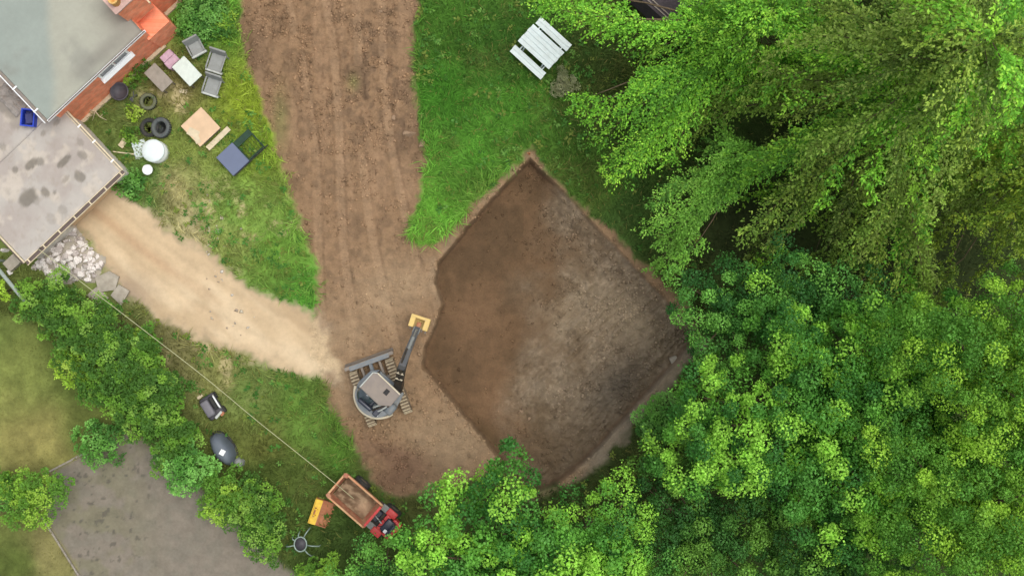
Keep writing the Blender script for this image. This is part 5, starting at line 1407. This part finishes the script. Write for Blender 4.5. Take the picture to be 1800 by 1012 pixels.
FG = 'feathery trees at the upper right'
bough_tree('feathery_tree', 'tall olive-green feathery tree with long drooping boughs at the upper right', 'tree', FG, 1440, 225, 17.0, 150, 5.9, 'olive', 0.115, 31, zlo=0.16, width=0.62, dens=1.0, droop=0.6, tr=0.4, strand=1.0, mixpal='lime', bright=1.4,
           aims=[(1500, 560, 4), (1560, 600, 4.5), (1600, 590, 4.5), (1630, 520, 6), (1535, 500, 5), (1470, 480, 4.5), (1660, 560, 5), (1300, 420, 4), (1350, 440, 4), (1320, 300, 6)])
bough_tree('feathery_tree', 'bright green feathery tree spreading towards the picnic table', 'tree', FG, 1270, 105, 9.0, 75, 3.1, 'lime', 0.105, 32, zlo=0.35, width=0.8, dens=1.15, droop=0.25, tr=0.3, strand=0.5, bright=1.4,
           aims=[(935, 2, 4.5), (960, 12, 4.2), (1000, 30, 4.5), (1050, 55, 5), (1095, 70, 5), (1120, 100, 5), (1012, 178, 3.8), (1020, 195, 3.6), (1040, 215, 3.8), (1055, 250, 3.6), (1060, 290, 3.4), (1075, 310, 3.4), (1100, 308, 3.6), (1130, 290, 4), (1130, 230, 4.5), (1180, 280, 4.2), (1100, 200, 4.4)])
bough_tree('feathery_tree', 'yellow-green feathery tree at the right edge of the picture', 'tree', FG, 1640, 330, 14.0, 90, 4.6, 'yelgreen', 0.11, 33, zlo=0.2, width=0.58, dens=1.0, droop=0.6, tr=0.35, strand=1.0, mixpal='olive', bright=1.3)
bough_tree('feathery_tree', 'dull green feathery tree in the top right corner', 'tree', FG, 1600, 40, 12.0, 90, 5.0, 'olive', 0.11, 34, zlo=0.2, width=0.58, dens=1.0, droop=0.5, tr=0.35, strand=1.0, bright=1.2)
bough_tree('ash_tree', 'mid-green tree with one leafy bough hanging over the grass near the pit', 'tree', None, 1288, 290, 6.0, 10, 2.4, 'ash', 0.10, 35, zlo=0.5, width=0.60, dens=1.6, droop=0.35, tr=0.18, strand=0.8, az=(math.radians(150), math.radians(265)), bright=1.45,
           aims=[(1150, 470, 2.6), (1170, 480, 2.5), (1135, 400, 3), (1190, 440, 3), (1160, 420, 3.2), (1150, 360, 3.2), (1210, 400, 3.4), (1180, 340, 3.5), (1230, 330, 4)])

# ------------------------------------------------------------------ hedge on the left
GH = 'hedge shrubs between the lawn and the yard'
hed = [(73, 532, 38, 1.9, 'hedge', 'hedge shrub at the top end, by the end of the grey pole'),
       (131, 567, 44, 2.3, 'hedge', 'hedge shrub just below the rubble heap'),
       (183, 617, 50, 2.6, 'hedge', 'hedge shrub level with the narrow start of the sandy drive edge'),
       (236, 665, 56, 2.8, 'hedge', 'tallest dark-centred hedge shrub left of the garden machine'),
       (263, 722, 46, 2.5, 'hedge', 'hedge shrub directly left of the garden machine'),
       (253, 599, 19, 1.3, 'hedgelite', 'small yellowish shrub under the cable on the drive side of the hedge'),
       (134, 645, 26, 1.8, 'acid', 'acid yellow-green shrub on the lawn side of the hedge'),
       (299, 779, 35, 2.0, 'hedge', 'hedge shrub between the covered thing and the soil plot'),
       (329, 825, 35, 2.0, 'nettle', 'bright hedge shrub at the soil plot, left of the round tub'),
       (391, 875, 36, 1.9, 'hedgelite', 'light green hedge shrub below the round tub'),
       (446, 897, 38, 2.0, 'hedge', 'hedge shrub left of the spare yellow bucket'),
       (461, 947, 28, 1.8, 'hedge', 'hedge shrub left of the ring stand'),
       (562, 1016, 28, 1.6, 'hedgelite', 'hedge shrub at the bottom edge below the ring stand'),
       (172, 780, 30, 1.0, 'nettle', 'low shrub at the corner of lawn and soil plot'),
       (50, 873, 40, 2.2, 'hedgelite', 'round lime-green shrub at the left edge of the soil plot'),
       (-6, 870, 24, 1.6, 'nettle', 'shrub cut off by the left edge behind the lime-green one'),
       (2, 512, 15, 1.4, 'acid', 'yellow shrub cut off by the left edge below the garage')]
for i, (px, py, rp, zt, pal, lb) in enumerate(hed):
    rosette_tree('hedge_shrub', lb, 'shrub', GH, px, py, rp, zt, pal, 0.20, 0.08, 95, 0.85, 100 + i, 1.6, stem=0.05, limbs=6, skirt=0.5, loose=0.45, lightfrac=0.32, gap=1.5, lobk=2.2, bright=1.12)

weeds = [(350, 24, 42, 0.8, 'nettle', 'thick nettle patch between the house and the brown track'),
         (392, 40, 22, 0.5, 'hedgelite', 'smaller leafy weed clump at the track edge beside the nettles'),
         (226, 326, 19, 0.6, 'nettle', 'leafy weed clump at the right corner of the garage'),
         (238, 200, 10, 0.35, 'acid', 'yellowish weed clump between the tyres'),
         (228, 240, 12, 0.35, 'hedge', 'low dark weeds left of the tyres'),
         (248, 122, 12, 0.5, 'hedge', 'dark weeds between the brick wall and the taupe table'),
         (228, 138, 10, 0.4, 'hedgelite', 'bright weeds under the house window')]
for i, (px, py, rp, zt, pal, lb) in enumerate(weeds):
    rosette_tree('weed_clump', lb, 'weeds', 'weed clumps in the yard', px, py, rp, zt, pal, 0.15, 0.085, 50, 0.6, 160 + i, 1.2, stem=0.012, limbs=5, skirt=0.3, loose=0.4)

# ------------------------------------------------------------------ grass and crumbs of earth
def grass(name, label, n, hmin, hmax, region, seed, wid=0.014, cmul=1.0, lay=0.6, clumpf=2.2):
    r = np.random.default_rng(seed)
    x = r.uniform(-20.6, 20.6, n); y = r.uniform(-11.9, 11.9, n)
    px, py = pxmap(x, y)
    d_ = fields(x, y)
    w = region(px, py, x, y, d_)
    keep = r.random(n) < w
    x, y = x[keep], y[keep]; m = len(x)
    ii = np.clip(((x - gx[0]) / GS).round().astype(int), 0, nx - 1); jj = np.clip(((y - gy[0]) / GS).round().astype(int), 0, ny - 1)
    z = Z[jj, ii]
    h = r.uniform(hmin, hmax, m) * (0.55 + 0.9 * fbm(x, y, 1.3, 3, seed + 5))
    th = fbm(x, y, clumpf * 0.35, 3, seed + 9) * 14 + r.normal(0, 0.7, m)
    ln = np.clip(lay + r.normal(0, 0.25, m), 0.05, 1.3)
    dx, dy = np.cos(th), np.sin(th)
    b = np.stack([x, y, z - 0.01], 1)
    mid = b + np.stack([dx * h * ln * 0.35, dy * h * ln * 0.35, h * 0.62], 1)
    tip = b + np.stack([dx * h * ln, dy * h * ln, h * (0.95 - 0.35 * ln)], 1)
    s = np.stack([-dy, dx, np.zeros(m)], 1) * (wid * r.uniform(0.6, 1.5, m))[:, None]
    V = np.stack([b - s * 0.7, b + s * 0.7, mid + s, tip, mid - s], 1).reshape(-1, 3)
    k = np.arange(m) * 5
    F = np.concatenate([np.stack([k, k + 1, k + 2, k + 4], 1), np.stack([k + 4, k + 2, k + 3, k + 3], 1)])
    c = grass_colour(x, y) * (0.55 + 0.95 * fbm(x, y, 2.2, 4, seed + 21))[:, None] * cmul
    dull = sstep(0.5, 0.7, fbm(x, y, 0.9, 3, seed + 31))[:, None]
    c = c * (1 - 0.45 * dull) + lin(112, 118, 62) * 0.45 * dull
    c = c * (1 + 0.22 * r.standard_normal((m, 1))).clip(0.45, 1.7)
    straw = r.random(m) < 0.05
    c[straw] = lin(138, 138, 76)
    F3 = np.concatenate([np.stack([k, k + 1, k + 2], 1), np.stack([k, k + 2, k + 4], 1), np.stack([k + 4, k + 2, k + 3], 1)])
    o = np_mesh(name, V, F3, np.repeat(c, 5, 0), M['grass'])
    return tag(o, label, 'grass', kind='stuff')
def HEAP_FREE(d_): return d_['heap'] < -0.15
def outside(d_): return HEAP_FREE(d_) &  (d_['track'] < -0.02 + 0.0) & (d_['tan'] < 0.05) & (d_['pit'] < -0.1) & (d_['plot'] < 0.05)
GP = [sdist([(45, 460), (216, 298), (125, 195), (84, 203), (275, 75), (330, 20), (360, -80), (-300, -80), (-300, 460)], np.array([0.0]), np.array([0.0]))]
BLD = [(60, 450), (205, 312), (140, 225), (290, 95), (400, -80), (-300, -80), (-300, 450)]
def r_long(px, py, x, y, d_):
    bl_ = sdist(BLD, x, y)
    w = outside(d_) & (d_['lawn'] < 0) & (bl_ < 0)
    v = np.where(px > 700, 1.0, np.where(py < 560, 0.75, 0.55)) * np.where(px > 1240, 0.15, 1.0)
    v = v * np.where((px > 700) & (py > 560), 0.5, 1.0)
    bare = np.clip(blob(x, y, 330, 390, 60, 55) + blob(x, y, 300, 160, 45, 30) + blob(x, y, 340, 600, 80, 30, -0.5), 0, 1)
    v = v * (1 - 0.75 * bare)
    return w * v
grass('meadow_grass', 'long uncut green grass of the meadow and yard', 360000, 0.08, 0.34, r_long, 401, 0.011, 1.12, 0.8)
def r_lawn(px, py, x, y, d_):
    return ((d_['lawn'] > -0.1) & (d_['plot'] < 0.0)) * 0.9
grass('lawn_grass', 'short mown grass of the neighbouring lawn', 260000, 0.025, 0.06, r_lawn, 402, 0.009, 1.05, 0.5)
def r_edge(px, py, x, y, d_):
    e = np.exp(-((d_['track'] + 0.16) / 0.2) ** 2) * (py < 820) * (px < 900)
    e = np.maximum(e, 0.5 * np.exp(-((d_['tan'] + 0.1) / 0.2) ** 2) * (d_['track'] < -0.3) * (px > 240))
    e = e * (sstep(0.35, 0.6, fbm(x, y, 1.5, 3, 88)))
    bl_ = sdist(BLD, x, y)
    return e * (d_['pit'] < -0.2) * (bl_ < 0) * (d_['tan'] < -0.05)
grass('edge_tufts', 'taller tufts of grass leaning over the edges of the track', 260000, 0.20, 0.52, r_edge, 403, 0.012, 1.45, 1.0)

def crumbs(name, label, n, smin, smax, region, mat, seed, pale=None):
    r = np.random.default_rng(seed)
    x = r.uniform(-12, 8.5, n); y = r.uniform(-9, 11.6, n)
    px, py = pxmap(x, y); d_ = fields(x, y)
    keep = r.random(n) < region(px, py, x, y, d_)
    x, y = x[keep], y[keep]; m = len(x)
    ii = np.clip(((x - gx[0]) / GS).round().astype(int), 0, nx - 1); jj = np.clip(((y - gy[0]) / GS).round().astype(int), 0, ny - 1)
    z = Z[jj, ii]; c0 = C[jj, ii]
    s = smin + (smax - smin) * r.random(m) ** 3
    oc = np.array([[1, 0, 0], [-1, 0, 0], [0, 1, 0], [0, -1, 0], [0, 0, 1], [0, 0, -1]], float)
    of_ = np.array([[0, 2, 4], [2, 1, 4], [1, 3, 4], [3, 0, 4], [2, 0, 5], [1, 2, 5], [3, 1, 5], [0, 3, 5]])
    V = (oc[None] * r.uniform(0.6, 1.2, (m, 6, 1)) + r.normal(0, 0.18, (m, 6, 3))) * s[:, None, None]
    th = r.uniform(0, 6.28, m); ca, sa = np.cos(th)[:, None], np.sin(th)[:, None]
    V = np.stack([V[..., 0] * ca - V[..., 1] * sa, V[..., 0] * sa + V[..., 1] * ca, V[..., 2] * 0.8], -1) + np.stack([x, y, z + s * 0.15], 1)[:, None]
    F = (of_[None] + (np.arange(m) * 6)[:, None, None]).reshape(-1, 3)
    c = c0 * r.uniform(0.9, 1.5, (m, 1)) if pale is None else np.array([lin(*q) for q in pale])[r.integers(0, len(pale), m)]
    o = np_mesh(name, V.reshape(-1, 3), F, np.repeat(c, 6, 0), M['earth'])
    return tag(o, label, 'soil', kind='stuff')
def r_cr(px, py, x, y, d_):
    ro = np.clip(blob(x, y, 500, 90, 90, 130) + blob(x, y, 660, 110, 90, 140) + blob(x, y, 700, 800, 110, 70) + 0.4 * blob(x, y, 640, 300, 120, 200), 0, 1)
    v = (d_['track'] > 0.0) * (d_['pit'] < 0) * (0.10 + ro + 0.5 * (px > 1000)) * (d_['tan'] < 0.3)
    rt = sstep(880, 1000, px)
    v = np.maximum(v, (d_['pit'] > 0.2) * (0.08 + 0.9 * rt))
    v = np.maximum(v, 0.9 * np.exp(-((d_['pit'] + 0.1) / 0.15) ** 2))
    return v * sstep(0.35, 0.65, fbm(x, y, 1.6, 3, 66))
crumbs('soil_crumbs', 'loose crumbs and small clods of earth on the track and pit floor', 110000, 0.012, 0.08, r_cr, None, 501)

# broad leaved weeds growing in the rough grass
r = np.random.default_rng(611)
n = 9000
x = r.uniform(-16, 7.5, n); y = r.uniform(-10.5, 11.5, n); px, py = pxmap(x, y); d_ = fields(x, y)
w = outside(d_) & (d_['lawn'] < -0.2) & (sdist(BLD, x, y) < -0.1)
keep = (r.random(n) < w * (0.10 + 0.75 * sstep(0.5, 0.7, fbm(x, y, 0.8, 3, 612))))
x, y = x[keep], y[keep]; m = len(x); k = np.repeat(np.arange(m), 9); N = len(k)
ii = np.clip(((x - gx[0]) / GS).round().astype(int), 0, nx - 1); jj = np.clip(((y - gy[0]) / GS).round().astype(int), 0, ny - 1)
th = r.uniform(0, 6.28, N); rad = r.uniform(0.5, 1.3, m)
dr = np.stack([np.cos(th), np.sin(th), r.uniform(-0.1, 0.5, N)], 1)
pos = np.stack([x, y, Z[jj, ii] + 0.10], 1)[k] + dr * 0.02 + np.stack([np.zeros(N), np.zeros(N), r.uniform(0, 0.12, N)], 1)
lf = 0.12 * rad[k] * r.uniform(0.6, 1.2, N)
cc = np.array([lin(*q) for q in ((84, 138, 56), (70, 118, 46), (112, 158, 70), (128, 146, 66))])[r.integers(0, 4, m)][k] * r.uniform(0.8, 1.2, (N, 1))
o = leaves('broadleaf_weeds', pos, dr, np.tile([0, 0, 1.0], (N, 1)) + r.normal(0, 0.3, (N, 3)), lf, lf * 0.5, cc, None)
tag(o, 'broad leaved weeds scattered through the rough grass', 'weeds', kind='stuff')

def r_gr(px, py, x, y, d_):
    b = np.clip(blob(x, y, 335, 390, 60, 45, -0.7) + 0.7 * blob(x, y, 280, 345, 40, 40) + 0.5 * blob(x, y, 300, 160, 40, 25) + 0.8 * blob(x, y, 205, 500, 40, 40) + 0.25 * blob(x, y, 300, 470, 120, 60, -0.6), 0, 1)
    return b * sstep(0.4, 0.6, fbm(x, y, 2.0, 3, 613))
crumbs('pale_grit', 'pale grit and broken stones strewn over the garden turf and drive edge', 60000, 0.015, 0.10, r_gr, None, 614, [(196, 186, 166), (176, 166, 150), (208, 202, 190), (160, 146, 130)])

# odds and ends lying in the yard
def scrap(name, label, cat, px, py, rz, shapes, mat, dz=0.02):
    g = G(px, py); mb = MB()
    for c_, d__, r_ in shapes: mb.box(c_, d__, rz=r_, bev=0.008)
    o = mb.build(name, mat); o.location = (g.x, g.y, g.z + dz); o.rotation_euler = (0.03, 0.02, rz)
    return tag(o, label, cat)
scrap('timber_offcut', 'short pale timber offcut in the weeds left of the white drum', 'timber', 218, 253, 0.9, [((0, 0, 0.06), (0.34, 0.22, 0.05), 0.0), ((0.05, 0.02, 0.11), (0.26, 0.10, 0.04), 0.5)], M['cream'], 0.08)
scrap('batten', 'thin pale batten pointing from the garage corner to the white drum', 'timber', 222, 270, -0.12, [((0, 0, 0.05), (0.95, 0.05, 0.03), 0.0)], M['cream'], 0.12)
scrap('metal_scrap', 'twisted dark metal scrap between planter and olive-grey tyre', 'scrap', 236, 172, 0.4, [((0, 0, 0.06), (0.34, 0.05, 0.06), 0.2), ((0.05, 0.08, 0.05), (0.28, 0.04, 0.05), 1.2), ((-0.08, -0.06, 0.04), (0.2, 0.12, 0.03), 2.0)], M['charcoal'], 0.08)
g = G(165, 200)
pts = [(-0.35, 0.05, 0.10), (-0.1, 0.12, 0.25), (0.15, 0.05, 0.28), (0.3, -0.15, 0.18), (0.55, -0.28, 0.08)]
t = empty('dead_branch', g, 0, 'bare pale branch lying in the corner between house and garage', 'branch')
MB().tube(pts, [0.03, 0.028, 0.025, 0.018, 0.01], 6).build('stem', M['cream'], t, True)
for a_, b_ in (((-0.1, 0.12, 0.25), (-0.02, 0.42, 0.3)), ((0.15, 0.05, 0.28), (0.02, -0.3, 0.2)), ((0.3, -0.15, 0.18), (0.5, 0.02, 0.2))):
    MB().tube([a_, b_], [0.016, 0.006], 5).build('twig', M['cream'], t, True)
